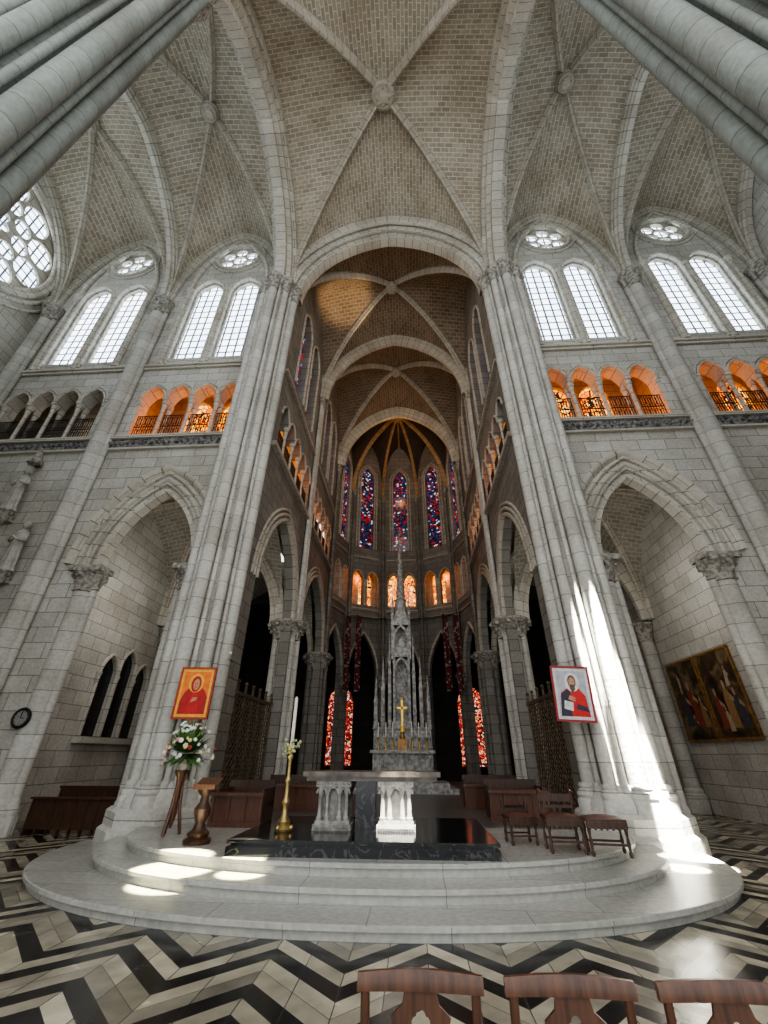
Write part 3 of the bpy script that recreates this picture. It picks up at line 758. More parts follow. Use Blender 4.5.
# altar
TOP=plain('altar_top_stone',(.16,.135,.10),(.05,.04,.03),.3)
rt=root('altar','pale marble altar table with carved pedestals and thick dark top','altar',None,(-.16,8.2,.602))
m=M(); m.box(-1.12,1.1,-.40,.40,.70,.77); m.box(-1.06,1.04,-.36,.36,.64,.70)
m.obj('table_top',[TOP],rt)
def pedestal(cx,w,mt,nm):
    m=M(); m.box(cx-w/2,cx+w/2,-.35,.33,0,.07); m.box(cx-w/2+.03,cx+w/2-.03,-.32,.3,.07,.12)
    m.box(cx-w/2+.1,cx+w/2-.1,-.17,.24,.12,.56); m.box(cx-w/2+.02,cx+w/2-.02,-.33,.3,.56,.64)
    for x in (cx-w/2+.09,cx-w/6,cx+w/6,cx+w/2-.09):
        for y in ((-.27,.24) if x in (cx-w/2+.09,cx+w/2-.09) else (-.27,)):
            m.lathe(x,y,[(.05,.12),(.052,.16),(.034,.18),(.032,.45),(.045,.48),(.06,.56)],10)
    for k in range(3):
        xx=cx-w/3.1+k*w/3.1
        m.tube([(xx+a,-.3,.47+b) for a,b in arch(.075,.08,0,4)],.014,5)
    for k in range(14): m.ball((cx-w/2+.04+k*(w-.08)/13,-.35,.035),.022,6); 
    for k in range(14): m.ball((cx-w/2+.05+k*(w-.1)/13,-.33,.6),.018,6)
    m.obj(nm,[mt],rt)
GM=plain('shaded_marble_pedestal',(.40,.38,.34),(.18,.17,.15),.4,0,9,.3)  # shade on the left pedestal put into its marble colour
pedestal(-.62,.6,GM,'pedestal'); pedestal(.38,.6,WHITEM,'pedestal')
m=M(); m.box(-.28,.04,-.1,.2,0,.64); m.obj('core',[BLACKM],rt)

# ------------------------------------------------------------------ high altar reredos
HY=19.0
rt=root('high_altar','towering grey gothic reredos with spire and pinnacles behind gilt cross','altar',None,(.1,HY,.42))
m=M(); m.box(-2.0,2.0,-1.4,1,0,.16); m.box(-1.7,1.7,-1.1,1,.16,.32); m.box(-1.15,1.15,-.8,.5,.32,1.25); m.box(-1.25,1.25,-.9,.5,1.25,1.36)
for k in range(7):
    x=-.96+k*.32; m.tube([(x-.12,-.82,.45)]+[(x+a,-.82,.95+b) for a,b in arch(.12,.2,0,5)]+[(x+.12,-.82,.45)],.025,6)
m.obj('altar_table',[GREYC],rt)
def pinn(m,x,y,z0,z1,w):
    h=z1-z0; zb=z0+h*.62
    m.box(x-w/2,x+w/2,y-w/2,y+w/2,z0,zb)
    m.box(x-w*.62,x+w*.62,y-w*.62,y+w*.62,zb,zb+.06)
    m.box(x-w*.62,x+w*.62,y-w*.62,y+w*.62,z0+h*.3,z0+h*.3+.05)
    m.tube([(x-w*.28,y-w/2-.005,z0+h*.34)]+[(x+a,y-w/2-.005,zb-w*.6+b) for a,b in arch(w*.28,w*.4,0,4)]+[(x+w*.28,y-w/2-.005,z0+h*.34)],w*.07,5)
    m.frus(x,y,zb+.06,z1-.1,w*.9,w*.9,.02,.02)
    for s in range(6):
        t=(s+.5)/6; ww=w*.45*(1-t); z=zb+.06+(z1-zb-.16)*t
        for dx,dy in ((1,1),(1,-1),(-1,1),(-1,-1)): m.ball((x+dx*ww,y+dy*ww,z),w*.1,5)
    m.ball((x,y,z1-.08),w*.2,6)
m=M()
m.box(-1.15,1.15,-.3,.4,1.36,2.1)
for k in range(8):
    x=-1.0+k*.286
    m.tube([(x-.1,-.31,1.42)]+[(x+a,-.31,1.82+b) for a,b in arch(.1,.18,0,5)]+[(x+.1,-.31,1.42)],.022,6)
m.box(-1.2,1.2,-.36,.44,2.1,2.16)
m.obj('gradine',[GREYC],rt)
for x,z1,w in ((-1.1,4.2,.15),(1.1,4.2,.15),(-.8,5.0,.15),(.8,5.0,.15),(-.52,6.0,.14),(.52,6.0,.14)):
    m=M(); pinn(m,x,-.12,1.36,z1,w); m.obj('pinnacle',[GREYC],rt)
m=M()
m.box(-.4,.4,-.25,.45,2.1,2.4)
for dx in (-.32,.32):
    for dy in (-.2,.38): m.box(dx-.05,dx+.05,dy-.05,dy+.05,2.4,6.2)
m.box(-.36,.36,.34,.42,2.4,6.1)
for z,rz in ((4.3,.5),(5.7,.5)):
    m.sweep([(a,-.26,z+b) for a,b in arch(.26,rz,0,8)],(0,1,0),[(-.05,.1),(-.05,0),(.05,0),(.05,.1)])
    m.box(-.4,.4,-.3,.46,z+.6,z+.66)
m.frus(0,-.27,4.95,5.7,.76,.05,.05,.04)
m.frus(0,-.27,6.36,7.5,.76,.05,.05,.04)
for dx in (-.38,.38):
    for dy in (-.26,.42): pinn(m,dx,dy,4.8,7.9,.11)
m.obj('tower',[GREYC],rt)
m=M(); m.lathe(0,.08,[(.27,6.3),(.26,7.5),(.31,7.55),(.21,7.65),(.025,11.1)],8,0,False)
for s in range(16):
    t=s/16; rr=.19*(1-t)+.025; z=7.8+3.2*t
    for k in range(4):
        a=pi/4+k*pi/2; m.ball((rr*cos(a),.08+rr*sin(a),z),.04,5)
m.ball((0,.08,11.12),.09,8); m.box(-.02,.02,.06,.1,11.1,11.55); m.box(-.12,.12,.06,.1,11.3,11.34)
m.obj('spire',[GREYC],rt)
m=M(); m.box(-.18,.18,-.5,-.3,1.36,1.75); m.lathe(0,-.42,[(.1,1.75),(.1,1.82),(.04,1.95)],12); m.obj('tabernacle',[WGOLD],rt)
m=M(); m.box(-.04,.04,-.02,.02,0,1.0); m.box(-.22,.22,-.02,.02,.62,.7)
for p in ((0,1.0),(-.22,.66),(.22,.66)): m.ball((p[0],0,p[1]),.05,8)
m.lathe(0,0,[(.11,-.2),(.09,-.08),(.03,0)],12)
m.obj('altar_cross',[plain('bright_gilt',(1,.68,.12),(.85,.5,.08),.4,.5,9,.05)],None,(.1,HY-.42,2.62),label='gilt latin cross standing above the tabernacle',category='cross')
cs=M(); cs.lathe(0,0,[(.07,0),(.05,.04),(.02,.08),(.03,.2),(.02,.35),(.05,.42)],10); 
cd=M(); cd.lathe(0,0,[(.02,.42),(.02,.95)],8)
cr0=root('candlestick','gilt altar candlestick with white candle','candlestick','high altar candlesticks',(-.85,HY-.6,1.79))
cs.obj('stand',[GOLD],cr0); cd.obj('candle',[plain('wax',(.8,.77,.68),None,.5)],cr0)
for x in (-.55,-.28,.48,.75,1.05): dup(cr0,(x,HY-.6,1.79),0)

def banner_mat():
    m,nt,b=newmat('patterned_banner'); L=nt.links
    tc=N(nt,'ShaderNodeTexCoord'); vo=N(nt,'ShaderNodeTexVoronoi'); vo.inputs['Scale'].default_value=9
    cr=N(nt,'ShaderNodeValToRGB'); cr.color_ramp.interpolation='CONSTANT'; el=cr.color_ramp.elements; el.new(.5)
    for i,(p,c) in enumerate(((0,(.13,.015,.015)),(.4,(.3,.26,.26)),(.6,(.05,.015,.02)))): el[i].position=p; el[i].color=c4(c)
    sp=N(nt,'ShaderNodeSeparateColor'); L.new(vo.outputs['Color'],sp.inputs[0])
    L.new(tc.outputs['UV'],vo.inputs['Vector']); L.new(sp.outputs[0],cr.inputs['Fac']); L.new(cr.outputs['Color'],b.inputs['Base Color']); b.inputs['Roughness'].default_value=.8
    return m
BM=banner_mat()
bn0=None
for x in (-3.25,-2.6,2.65,3.3):
    if bn0 is None:
        bn0=root('hanging_banner','long red and white patterned processional banner hanging by a column','banner','hanging banners',(x,25.0,4.7))
        m=M(); m.grid(lambda u,v:(-.17+.34*u,.04*sin(u*9+v*3),v*4.4),8,16,False,0,True,lambda u,v:(u*.34,v*4.4)); m.obj('cloth',[BM],bn0)
        m=M(); m.tube([(-.22,0,4.4),(.22,0,4.4)],.025,6); m.ball((-.22,0,4.4),.035,6); m.ball((.22,0,4.4),.035,6); m.obj('rod',[GOLD],bn0)
    else: dup(bn0,(x,25.0,4.7),0)

# ------------------------------------------------------------------ grilles
gr0=None
for sx in (-1,1):
    if gr0 is None:
        gr0=root('choir_grille','openwork bronze lattice screen between choir piers','screen','choir lattice screens',(sx*4.55,13.95,.0))
        m=M(); Lh=1.95; H=3.1
        k=-Lh
        while k<Lh+H:
            p0=(0,min(Lh,k),.5+max(0,k-Lh)); p1=(0,max(-Lh,k-(H-.5)),.5+min(H-.5,k+Lh))
            m.tube([p0,p1],.016,4)
            p0=(0,-min(Lh,k),.5+max(0,k-Lh)); p1=(0,-max(-Lh,k-(H-.5)),.5+min(H-.5,k+Lh))
            m.tube([p0,p1],.016,4)
            k+=.22
        m.obj('lattice',[BRONZE],gr0)
        m=M(); m.box(-.04,.04,-Lh,Lh,.42,.5); m.box(-.04,.04,-Lh,Lh,H,H+.1)
        for i in range(7): y=-Lh+i*Lh/3; m.box(-.03,.03,y-.03,y+.03,0,H+.3); m.ball((0,y,H+.36),.06,6)
        m.obj('frame',[BRONZE],gr0)
    else: dup(gr0,(sx*4.55,13.95,0),0)

# ------------------------------------------------------------------ choir stalls
def stall(loc,L,lab,H=.55):
    rt=root('choir_stall',lab,'stall','choir stalls',loc)
    m=M(); m.box(-L/2,L/2,-.03,.03,.08,H-.06); m.box(-L/2-.04,L/2+.04,-.05,.05,0,.08); 
    n=max(2,int(L/.3))
    for i in range(n+1):
        x=-L/2+i*L/n; m.box(x-.025,x+.025,-.055,.055,.08,H-.06)
    m.obj('panel',[WDR],rt)
    m=M(); m.box(-L/2-.05,L/2+.05,-.12,.1,H-.06,H); m.obj('book_rest',[WDR],rt)
    m=M(); m.box(-L/2,L/2,.35,.75,.3,.35); m.box(-L/2,L/2,.75,.8,0,.72); m.box(-L/2,-L/2+.05,.06,.8,0,.6); m.box(L/2-.05,L/2,.06,.8,0,.6); m.obj('seat',[WD],rt)
stall((-2.9,9.5,.42),.95,'reddish brown panelled choir stall beside the pier')
stall((-2.6,12.2,.42),1.5,'dark panelled choir stall further into the choir')
stall((2.75,10.9,.42),1.2,'reddish brown panelled choir stall behind the carved chairs')
stall((2.6,13.0,.42),1.5,'dark panelled choir stall further into the choir')

rt=root('wooden_pew','long dark wooden pew standing in the side chapel arch','pew',None,(-7.4,11.9,0))
m=M(); m.box(-1.1,1.1,-.25,.2,.4,.45); m.obj('seat',[WD],rt)
m=M(); m.box(-1.1,1.1,.18,.23,.45,.85); m.box(-1.12,1.12,.15,.26,.85,.9); m.obj('backrest',[WD],rt)
m=M(); m.box(-1.1,1.1,-.6,-.56,.1,.68); m.box(-1.12,1.12,-.68,-.5,.68,.72)
for i in range(9): x=-1.08+i*.27; m.box(x-.02,x+.02,-.62,-.54,0,.68)
m.obj('kneeler_front',[WD],rt)
for x in (-1.1,1.06):
    m=M(); m.box(x,x+.05,-.6,.24,0,.1); m.box(x,x+.05,-.25,.24,.1,.5); m.obj('leg',[WD],rt)

# ------------------------------------------------------------------ pictures
def framed(name,label,loc,rot,w,h,parts,framemat,tilt=0,cat='painting',t=.04):
    rt=root(name,label,cat,None,loc); rt.rotation_euler=(0,tilt,rot)
    m=M()
    m.box(-w/2-t,-w/2,-.03,.03,-h/2-t,h/2+t); m.box(w/2,w/2+t,-.03,.03,-h/2-t,h/2+t); m.box(-w/2,w/2,-.03,.03,-h/2-t,-h/2); m.box(-w/2,w/2,-.03,.03,h/2,h/2+t)
    m.obj('frame',[framemat],rt)
    m=M(); mats=[]
    for i,(mt,pts) in enumerate(parts):
        mats.append(mt); y=-.012-.0009*i
        m.poly([(x*w,y,z*h) for x,z in pts],i)
    m.obj('canvas',mats,rt)
    m=M(); m.box(-w/2,w/2,-.01,.028,-h/2,h/2); m.obj('backing',[WD],rt)
    return rt
def ell(cx,cz,a,b,n=20): return [(cx+a*cos(2*pi*i/n),cz+b*sin(2*pi*i/n)) for i in range(n)]
BG=[(-.5,-.5),(.5,-.5),(.5,.5),(-.5,.5)]
fl=lambda n,c:plain(n,c,[x*.75 for x in c],.5,0,10,.05)
ORA=fl('icon_orange',(.95,.22,.015)); RED=fl('icon_red',(.5,.01,.008)); SKN=fl('icon_skin',(.6,.3,.15)); YEL=fl('icon_gold',(1,.5,.05)); BLU=fl('icon_dark',(.03,.025,.05)); WHI=fl('icon_white',(.75,.73,.72)); CRI=fl('icon_crimson',(.65,.015,.012))
framed('framed_icon','red and gold framed icon of a robed figure on pier',(-4.2,9.42,2.76),.1,.68,.96,
 [(YEL,BG),(ORA,[(-.42,-.44),(.42,-.44),(.42,.44),(-.42,.44)]),(RED,[(-.42,-.44),(.42,-.44),(.42,-.1),(.3,.05),(.16,.12),(-.16,.12),(-.32,.0),(-.42,-.2)]),(YEL,ell(0,.2,.24,.2)),(RED,ell(0,.18,.16,.17)),(SKN,ell(.01,.17,.095,.12)),(BLU,ell(-.03,.19,.018,.008,8)),(BLU,ell(.045,.19,.018,.008,8)),(CRI,ell(.01,.11,.03,.01,8)),
  (CRI,[(-.2,-.44),(.22,-.44),(.12,-.02),(-.05,-.0)]),(SKN,[(-.08,-.2),(.1,-.16),(.12,-.1),(-.02,-.1)])],fl('icon_frame_red',(.45,.05,.02)))
framed('framed_icon','white bordered icon of a bearded haloed figure on pier',(3.83,9.42,2.72),-.08,.68,.98,
 [(WHI,BG),(fl('icon_grey',(.5,.5,.52)),[(-.42,-.44),(.42,-.44),(.42,.44),(-.42,.44)]),(CRI,[(-.4,-.44),(.42,-.44),(.36,-.05),(.2,.1),(-.1,.12),(-.34,0)]),(BLU,[(-.4,-.44),(-.1,-.44),(-.05,-.05),(-.1,.1),(-.34,-.02)]),(BLU,[(.05,-.3),(.42,-.36),(.36,-.26),(.1,-.2)]),(WHI,ell(.02,.22,.22,.19)),(fl('icon_hair',(.12,.07,.04)),ell(.02,.23,.12,.13)),(SKN,ell(.02,.21,.085,.11)),(fl('icon_beard',(.14,.08,.05)),[(-.06,.17),(.1,.17),(.09,.08),(.02,.0),(-.05,.08)]),(BLU,ell(-.02,.23,.018,.008,8)),(BLU,ell(.055,.23,.018,.008,8)),(SKN,[(-.15,-.12),(.05,-.16),(.06,-.08),(-.1,-.04)]),(WHI,[(-.3,-.3),(-.05,-.34),(-.02,-.18),(-.26,-.14)])],fl('icon_frame_dark_red',(.35,.03,.03)),.05)
def oldpaint(name,s):
    m,nt,b=newmat(name); L=nt.links
    tc=N(nt,'ShaderNodeTexCoord'); no=N(nt,'ShaderNodeTexNoise'); no.inputs['Scale'].default_value=2.0; no.inputs['Detail'].default_value=5; no.inputs['Distortion'].default_value=1.0
    mp=N(nt,'ShaderNodeMapping'); mp.inputs['Location'].default_value=(s,s,s); L.new(tc.outputs['Object'],mp.inputs['Vector']); L.new(mp.outputs['Vector'],no.inputs['Vector'])
    cr=N(nt,'ShaderNodeValToRGB'); el=cr.color_ramp.elements; el.new(.5);el.new(.66)
    for i,(p,c) in enumerate(((.3,(.012,.009,.007)),(.5,(.06,.042,.024)),(.6,(.15,.1,.05)),(.75,(.25,.18,.1)))): el[i].position=p; el[i].color=c4(c)
    L.new(no.outputs['Fac'],cr.inputs['Fac']); L.new(cr.outputs['Color'],b.inputs['Base Color']); b.inputs['Roughness'].default_value=.4
    return m
PR=fl('paint_red',(.26,.06,.035)); PB=fl('paint_blue',(.06,.065,.08)); PO=fl('paint_ochre',(.32,.19,.08)); PS=fl('paint_flesh',(.45,.29,.18)); PW=fl('paint_linen',(.42,.35,.25)); PG=fl('paint_green',(.06,.07,.04))
def figure(x,z,s,mt,lean=0):
    return [(mt,[(x-.11*s,z-.3*s),(x+.13*s,z-.3*s),(x+.12*s,z-.15*s),(x+.1*s+lean,z-.02*s),(x+.05*s+lean,z+.08*s),(x-.05*s+lean,z+.08*s),(x-.09*s+lean,z-.02*s),(x-.06*s,z-.15*s)]),
            (PS,ell(x+lean,z+.13*s,.035*s,.05*s,12)),(PS,[(x+.06*s+lean,z+.04*s),(x+.17*s+lean,z-.03*s),(x+.16*s+lean,z-.07*s),(x+.05*s+lean,z-.02*s)])]
f1=figure(-.28,-.1,1,PR)+figure(.02,-.05,1.15,PO,.03)+figure(.3,-.12,.95,PB,-.03)+figure(-.12,-.25,.6,PW)+figure(.2,.22,.5,PW,.04)
f2=figure(-.25,0,1.1,PB,.04)+figure(.08,.02,1.2,PR,-.03)+figure(.32,-.12,.8,PO)+figure(-.05,-.28,.5,PG)+figure(-.2,.3,.4,PW)
for i,(y,lab,ff) in enumerate(((14.35,'large dark old oil painting, crowded scene, gilt frame',f1),(16.15,'large dark old oil painting, standing figures, gilt frame',f2))):
    framed('oil_painting',lab,(AX1-.05,y,3.3),-pi/2,1.58,2.4,[(oldpaint('old_oil_paint%d'%i,3.1+7*i),BG)]+ff,WGOLD,t=.07)

rt=root('wall_clock','round dark framed wall clock on the stone pier','clock',None,(-9.1,YW-.1,2.35))
m=M(); m.tube([(.2*cos(a*pi/16),0,.2*sin(a*pi/16)) for a in range(32)],.04,8,0,True); m.obj('rim',[IRON],rt)
m=M(); m.poly([(a,-.02,b) for a,b in circ(0,0,.19)])
for k in range(12):
    a=k*pi/6; m.box(.15*cos(a)-.008,.15*cos(a)+.008,-.028,-.02,.15*sin(a)-.008,.15*sin(a)+.008,1)
m.obj('dial',[fl('clock_dial',(.3,.29,.27)),IRON],rt)
m=M(); m.box(-.008,.008,-.035,-.025,0,.15); m.obj('hand',[IRON],rt)
m=M(); m.box(0,.1,-.035,-.025,-.008,.008); m.obj('hand',[IRON],rt)

# ------------------------------------------------------------------ statues on brackets
def statue(loc,lab,pose):
    rt=root('stone_statue',lab,'statue','wall statues',loc)
    m=M()
    P_=[(.0,.24),(.08,.21),(.3,.19),(.5,.17),(.62,.15),(.72,.17),(.82,.19),(.87,.13),(.9,.06),(.93,.055)]
    def fn(u,v):
        a=u*2*pi; r=.055
        for i in range(len(P_)-1):
            if P_[i][0]<=v*.93<=P_[i+1][0]+1e-6:
                f=(v*.93-P_[i][0])/(P_[i+1][0]-P_[i][0]); r=P_[i][1]*(1-f)+P_[i+1][1]*f; break
        fold=1+.10*sin(9*a+3*v)*max(0,1-v*1.3)
        return (r*fold*1.1*cos(a),r*fold*.75*sin(a),v*1.42)
    m.grid(fn,72,40,True)
    m.ball((0,-.01,1.53),.105,18,0,(.85,.95,1.15)); m.ball((0,-.11,1.52),.02,8); m.ball((0,.03,1.56),.11,14,0,(.95,1,1.1))
    for s in (-1,1):
        if pose==0: m.tube([(s*.16,0,1.22),(s*.24,-.08,.98),(s*.13,-.24,.95),(s*.02,-.28,1.05)],[.065,.06,.045,.03],10)
        else: m.tube([(s*.16,0,1.22),(s*.29,-.05,1.0),(s*.28,-.2,1.15-.2*(s>0)),(s*.2,-.28,1.3-.3*(s>0))],[.065,.06,.045,.03],10)
    m.obj('figure',[S_STAT],rt)
    m=M(); m.lathe(0,.0,[(.05,-.45),(.1,-.35),(.13,-.2),(.19,-.1),(.21,-.05),(.21,0)],8,0,False,pi/8); m.box(-.1,.1,.1,.3,-.3,0); m.obj('bracket',[S_CARVE],rt)
    if pose==1:
        m=M(); m.lathe(0,.05,[(.2,1.9),(.22,1.95),(.22,2.05),(.18,2.1),(.02,2.6)],8,0,False,pi/8)
        m.box(-.08,.08,.1,.3,1.9,2.05)
        for k in range(6): a=k*pi/3; m.ball((.2*cos(a),.05+.2*sin(a),1.9),.035,8)
        m.obj('canopy',[S_CARVE],rt)
statue((-12.3,YW-.27,8.3),'pale stone robed saint statue on a wall bracket',1)
statue((-11.35,YW-.27,6.2),'pale stone robed praying figure statue on a wall bracket',0)

# ------------------------------------------------------------------ flower stand, bouquet, lectern, candlestick
FX,FY=-3.65,8.5
rt=root('plant_stand','tall tapering dark wooden flower stand on the dais','stand',None,(FX,FY,.42))
m=M()
for k in range(3):
    a=k*2*pi/3+.4; m.tube([(.17*cos(a),.17*sin(a),.01),(.08*cos(a),.08*sin(a),.4),(.05*cos(a),.05*sin(a),.75),(.1*cos(a),.1*sin(a),.9)],.028,6)
m.lathe(0,0,[(.02,.1),(.06,.3),(.04,.5),(.07,.82),(.12,.9),(.12,.94)],12); m.obj('pedestal',[WDR],rt)
rt=root('flower_bouquet','large bouquet of white and pink flowers with greenery on stand','flowers',None,(FX,FY,1.36))
m=M(); m.lathe(0,0,[(.07,0),(.11,.08),(.09,.14),(.1,.16)],14); m.obj('vase',[WHITEM],rt)
m=M()
for k in range(520):
    a=random.uniform(0,2*pi); e=random.uniform(-.5,1.45); R=random.uniform(.3,.58)
    d=Vector((cos(a)*cos(e),sin(a)*cos(e),sin(e))); c=Vector((0,0,.26)); tip=c+d*R; side=d.cross(Vector((0,0,1))).normalized()*.03
    mid=c+d*R*.6
    m.add([c+d*.05,mid+side,tip,mid-side],[(0,1,2,3)])
m.obj('foliage',[plain('leaf_green',(.16,.32,.09),(.05,.12,.035),.5)],rt,kind='stuff')
for nm,c,n_ in [('white_petal',(.9,.9,.85),56),('pink_petal',(.8,.4,.38),12),('red_petal',(.6,.08,.06),6),('cream_petal',(.85,.75,.4),10)]:
    m=M()
    for k in range(n_):
        a=random.uniform(0,2*pi); e=random.uniform(-.35,1.4); R=random.uniform(.34,.52)
        d=Vector((cos(a)*cos(e),sin(a)*cos(e),sin(e))); p=Vector((0,0,.26))+d*R
        u=d.cross(Vector((.1,.2,1))).normalized(); w=d.cross(u); sc_=random.uniform(.65,1.0)
        for j in range(6):
            b=j*pi/3; q=p+(u*cos(b)+w*sin(b))*.028*sc_; m.ball(q,.02*sc_,5)
        m.ball(p+d*.012,.016,5)
    m.obj('blossom',[plain(nm,c,[x*.8 for x in c],.6)],rt,kind='stuff')
rt=root('carved_lectern','turned red-brown wooden lectern with sloping top','lectern',None,(-2.86,7.85,.42))
m=M(); m.lathe(0,0,[(.2,0),(.21,.05),(.15,.08),(.17,.13),(.1,.18),(.07,.26),(.12,.36),(.13,.44),(.07,.52),(.06,.6),(.12,.66),(.14,.7)],20,0,True,0,lambda a,v:1+.04*cos(8*a)); m.obj('pedestal',[WD],rt)
m=M(); m.add([(-.16,-.14,.7),(.2,-.14,.7),(.2,.14,.82),(-.16,.14,.82),(-.16,-.14,.73),(.2,-.14,.73),(.2,.14,.85),(-.16,.14,.85)],[(0,3,2,1),(4,5,6,7),(0,1,5,4),(1,2,6,5),(2,3,7,6),(3,0,4,7)]); m.box(-.16,.2,-.16,-.13,.7,.77); m.obj('book_rest',[WDO],rt)
rt=root('floor_candlestick','tall gilt brass floor candlestick with ornate knops','candlestick',None,(-1.5,7.75,.602))
m=M(); m.lathe(0,0,[(.13,0),(.14,.03),(.09,.07),(.1,.12),(.045,.2),(.04,.3),(.065,.36),(.035,.42),(.03,.6),(.055,.65),(.03,.7),(.028,.92),(.05,.97),(.03,1.02),(.09,1.1),(.1,1.12)],16)
for k in range(3): a=k*2*pi/3; m.ball((.12*cos(a),.12*sin(a),.045),.04,8)
m.obj('stand',[plain('aged_brass',(.62,.46,.2),(.35,.25,.1),.38,.8,9,.1)],rt)
m=M(); m.lathe(0,0,[(.03,1.12),(.029,1.85),(.01,1.88)],12); m.obj('candle',[plain('candle_wax',(.85,.8,.68),None,.5)],rt)
m=M()
for k in range(40):
    a=random.uniform(0,2*pi); z=random.uniform(1.0,1.22); r=random.uniform(.05,.14); m.ball((r*cos(a),r*sin(a),z),random.uniform(.018,.03),6)
m.obj('flower_ring',[plain('small_flowers',(.8,.7,.5),(.1,.25,.06),.6,0,25)],rt,kind='stuff')

# ------------------------------------------------------------------ carved chairs on dais
RUSH=plain('rush_seat',(.4,.27,.12),(.22,.14,.06),.8,0,40)
def dchair(loc,rot,lab,w,d,hs,hb):
    rt=root('carved_chair',lab,'chair','carved chairs on the dais',loc,rot)
    m=M(); m.box(-w/2,w/2,-d/2,d/2,hs-.05,hs-.02); m.obj('seat',[WD],rt)
    m=M(); m.grid(lambda u,v:(-w/2+.02+(w-.04)*u,-d/2+.02+(d-.04)*v,hs-.02+.04*sin(pi*u)**.5*sin(pi*v)**.5 if 0<u<1 and 0<v<1 else hs-.02),8,8); m.obj('cushion',[plain('brown_leather',(.12,.05,.03),(.07,.025,.018),.6)],rt)
    for x in (-w/2+.03,w/2-.03):
        for y in (-d/2+.03,d/2-.03):
            q=M(); q.lathe(x,y,[(.02,0),(.03,.04),(.018,.07),(.026,hs*.35),(.016,hs*.5),(.026,hs*.65),(.02,hs*.8),(.026,hs-.05)],8); q.obj('leg',[WD],rt)
    for y0,y1,z0,z1 in ((-d/2+.015,-d/2+.045,hs*.28,hs*.34),(d/2-.045,d/2-.015,hs*.28,hs*.34)):
        q=M(); q.box(-w/2+.03,w/2-.03,y0,y1,z0,z1); q.obj('stretcher',[WD],rt)
    q=M(); q.box(-w/2,w/2,-d/2-.005,-d/2+.03,hs-.13,hs-.05)
    for k in range(7): q.ball((-w/2+.04+k*(w-.08)/6,-d/2-.005,hs-.13),.02,6)
    q.obj('apron',[WD],rt)
    if hb:
        q=M()
        for x in (-w/2+.025,w/2-.025): q.lathe(x,d/2-.03,[(.02,hs-.05),(.026,hs+.1),(.018,hs+.2),(.024,hb)],8); q.ball((x,d/2-.03,hb+.02),.03,6)
        q.box(-w/2,w/2,d/2-.045,d/2-.015,hb-.12,hb-.02); q.box(-w/2,w/2,d/2-.045,d/2-.015,hs+.06,hs+.1)
        for i in range(6): x=-w/2+.07+i*(w-.14)/5; q.lathe(x,d/2-.03,[(.01,hs+.1),(.018,(hs+hb)/2),(.01,hb-.12)],6)
        q.obj('backrest',[WD],rt)
dchair((2.18,8.3,.42),.1,'dark carved wooden armless chair with leather seat',.44,.4,.38,.5)
dchair((2.68,7.72,.42),-.05,'dark carved wooden chair with spindled back',.52,.42,.44,.7)
dchair((3.22,7.55,.42),-.15,'low dark carved wooden stool with turned legs',.54,.4,.44,0)

# ------------------------------------------------------------------ nave chairs
ch=root('wooden_chair','dark brown wooden church chair with curved top rail','chair','nave chairs',(.52,2.3,0))
W_=.46
m=M(); m.box(-W_/2+.01,W_/2-.01,.02,.42,.41,.45); m.obj('seat',[RUSH],ch)
for x in (-W_/2+.02,W_/2-.02):
    q=M(); q.tube([(x,.05,0),(x,.02,.45),(x,-.02,.86)],[.018,.02,.017],8); q.obj('leg',[WCH],ch)
    q=M(); q.tube([(x,.4,0),(x,.4,.43)],.018,8); q.obj('leg',[WCH],ch)
m=M()
PR_=[(-.014,0),(.014,0),(.016,.036),(.008,.05),(-.008,.05),(-.016,.036)]
def railf(u,v):
    k=int(round(v*6))%6; x=-W_/2-.01+(W_+.02)*u; cam=.02*sin(pi*u); bow=-.02*sin(pi*u)
    return (x,-.02+bow+PR_[k][0],.825+PR_[k][1]+(cam if PR_[k][1]>.03 else cam*.6))
m.grid(railf,16,6); 
for u in (0,1): m.poly([railf(u,k/6) for k in range(6)])
m.obj('top_rail',[WCH],ch)
m=M(); m.panel([(-.09,.60),(.09,.60),(.06,.68),(.1,.73),(.11,.77),(.07,.80),(.06,.84),(-.06,.84),(-.07,.80),(-.11,.77),(-.1,.73),(-.06,.68)],[foil(0,.755,.035,4,24)],.014,lambda a,b,t:(a,-.045+t,b)); m.obj('splat',[WCH],ch)
m=M(); m.box(-W_/2+.03,W_/2-.03,-.025,.0,.57,.61); m.obj('cross_rail',[WCH],ch)
dup(ch,(1.08,2.3,0),0); dup(ch,(1.64,2.3,0),0)

for x,y,z,r in ((-3.9,10.1,3.6,0),(3.75,10.15,3.1,0)):
    rt=root('spotlight','small white metal spotlight fixed on the pier','lamp','pier spotlights',(x,y,z))
    m=M(); m.tube([(0,0,0),(.1,-.15,.11)],.04,10); m.obj('housing',[WHITEM],rt)
    m=M(); m.tube([(0,0,0),(-.0,.3,-.02)],.012,6); m.obj('bracket',[IRON],rt)

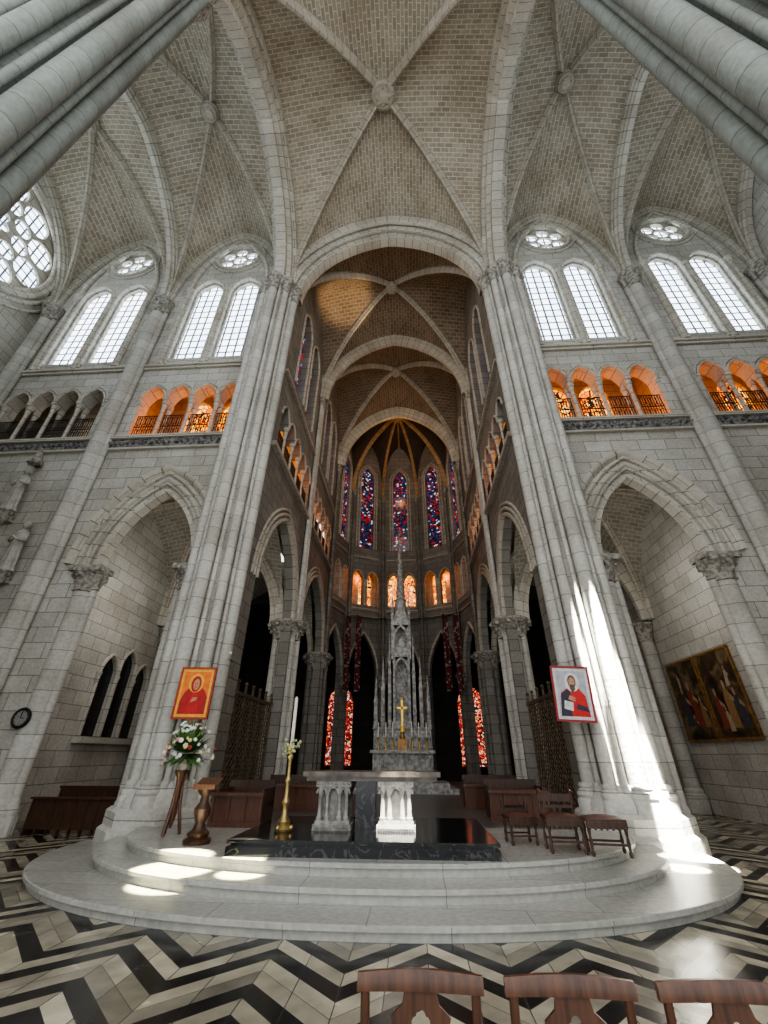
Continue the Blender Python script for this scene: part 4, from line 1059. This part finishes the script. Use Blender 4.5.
# ------------------------------------------------------------------ lights
def lamp(t,name,loc,power,color,size=.3,target=None,angle=None,blend=.3):
    ld=bpy.data.lights.new(name,t); ld.energy=power; ld.color=color
    if t=='AREA': ld.size=size
    else: ld.shadow_soft_size=size
    if angle: ld.spot_size=math.radians(angle); ld.spot_blend=blend
    o=bpy.data.objects.new(name,ld); COL.objects.link(o); o.location=loc
    if target is not None: o.rotation_euler=(Vector(target)-Vector(loc)).to_track_quat('-Z','Y').to_euler()
    return o
AMB=(1,.24,.02)
for sx in (-1,1):
    for c in (6.6,8.7): lamp('POINT','gallery_fill',(sx*c,12.1,12.4),75,AMB,.2)  # added point lights strengthening the glow of the coloured gallery glass, no fixtures
for c in (12.1,14.2): lamp('POINT','gallery_fill',(c,12.1,12.4),75,AMB,.2)
lamp('POINT','gallery_fill',(-13.1,12.1,13.6),8,(1,.8,.6),.15)
for sx in (-1,1):
    for y in (13.6,15.2,17,18.8,20.6,22.4): lamp('POINT','gallery_fill',(sx*5.3,y,14.3),42 if sx<0 else 30,(1,.27,.02),.1)
for k in (1,3,5,7,9):
    p=EV(5.25,-pi/2+k*pi/10); lamp('POINT','gallery_fill',(p.x,p.y,12.6),32,AMB,.1)
for y in (14,20): lamp('POINT','choir_fill',(0,y,19),120,(1,.74,.48),1.0)  # added point lights to warm choir walls and vault, no fixture
lamp('POINT','apse_fill',(0,24.0,21.5),75,(1,.5,.18),.2)  # added amber point light to make the apse ribs glow
for sx in (-1,1):
    lamp('POINT','aisle_fill',(sx*7.8,13.6,6.5),105,(1,.97,.92),.6)  # added point lights brightening the chapels in place of aisle windows
lamp('POINT','reredos_fill',(0,15.5,6),45,(1,.97,.92),.5)  # unseen point light before the high altar, no fixture built
SUN=(1,.97,.90)
lamp('SPOT','sunbeam',(4.3,7.3,21.8),1700000,SUN,.03,(4.50,9.62,5.2),1.2,.1)
lamp('SPOT','sunbeam',(4.5,7.2,21.8),2200000,SUN,.03,(4.95,9.6,2.9),1.9,.1)
lamp('SPOT','sunbeam',(4.3,4.5,21.8),1100000,SUN,.03,(5.3,9.2,.9),2.8,.15)
lamp('SPOT','sunbeam',(4.3,5.0,21.8),350000,SUN,.03,(4.6,8.4,.2),1.8,.3)
SUNW=(1,.93,.58)
lamp('SPOT','sunbeam',(-8,8,18),320000,SUNW,.04,(-2.75,6.95,.3),3.4,.3)
lamp('SPOT','sunbeam',(-6,9,18),300000,SUNW,.04,(-1.75,6.8,.3),2.0,.3)
lamp('SPOT','sunbeam',(2.5,2,18),130000,SUN,.04,(.25,7.8,1.0),2.3,.4)
lamp('SPOT','sunbeam',(3.0,13,14),6500,(1,.72,.42),.3,(-2.6,14.2,24.5),18,.8)

w=bpy.data.worlds.new('World'); SC.world=w; w.use_nodes=True
bg=w.node_tree.nodes['Background']; bg.inputs[0].default_value=(.95,.97,1,1); bg.inputs[1].default_value=2.0
try:
    SC.view_settings.view_transform='AgX'; SC.view_settings.look='AgX - Medium High Contrast'
    SC.view_settings.exposure=.2
except Exception as e: print(e)

cd_=bpy.data.cameras.new('Camera'); cam=bpy.data.objects.new('Camera',cd_); COL.objects.link(cam)
cd_.sensor_width=36; cd_.lens=410/1024*36; cd_.clip_start=.05; cd_.clip_end=200
Mx=Matrix.Rotation(math.radians(3.7),4,'Z')@Matrix.Rotation(math.radians(90+30.7),4,'X')@Matrix.Rotation(math.radians(.3),4,'Z')
cam.matrix_world=Matrix.Translation((.52,0,1.6))@Mx
SC.camera=cam
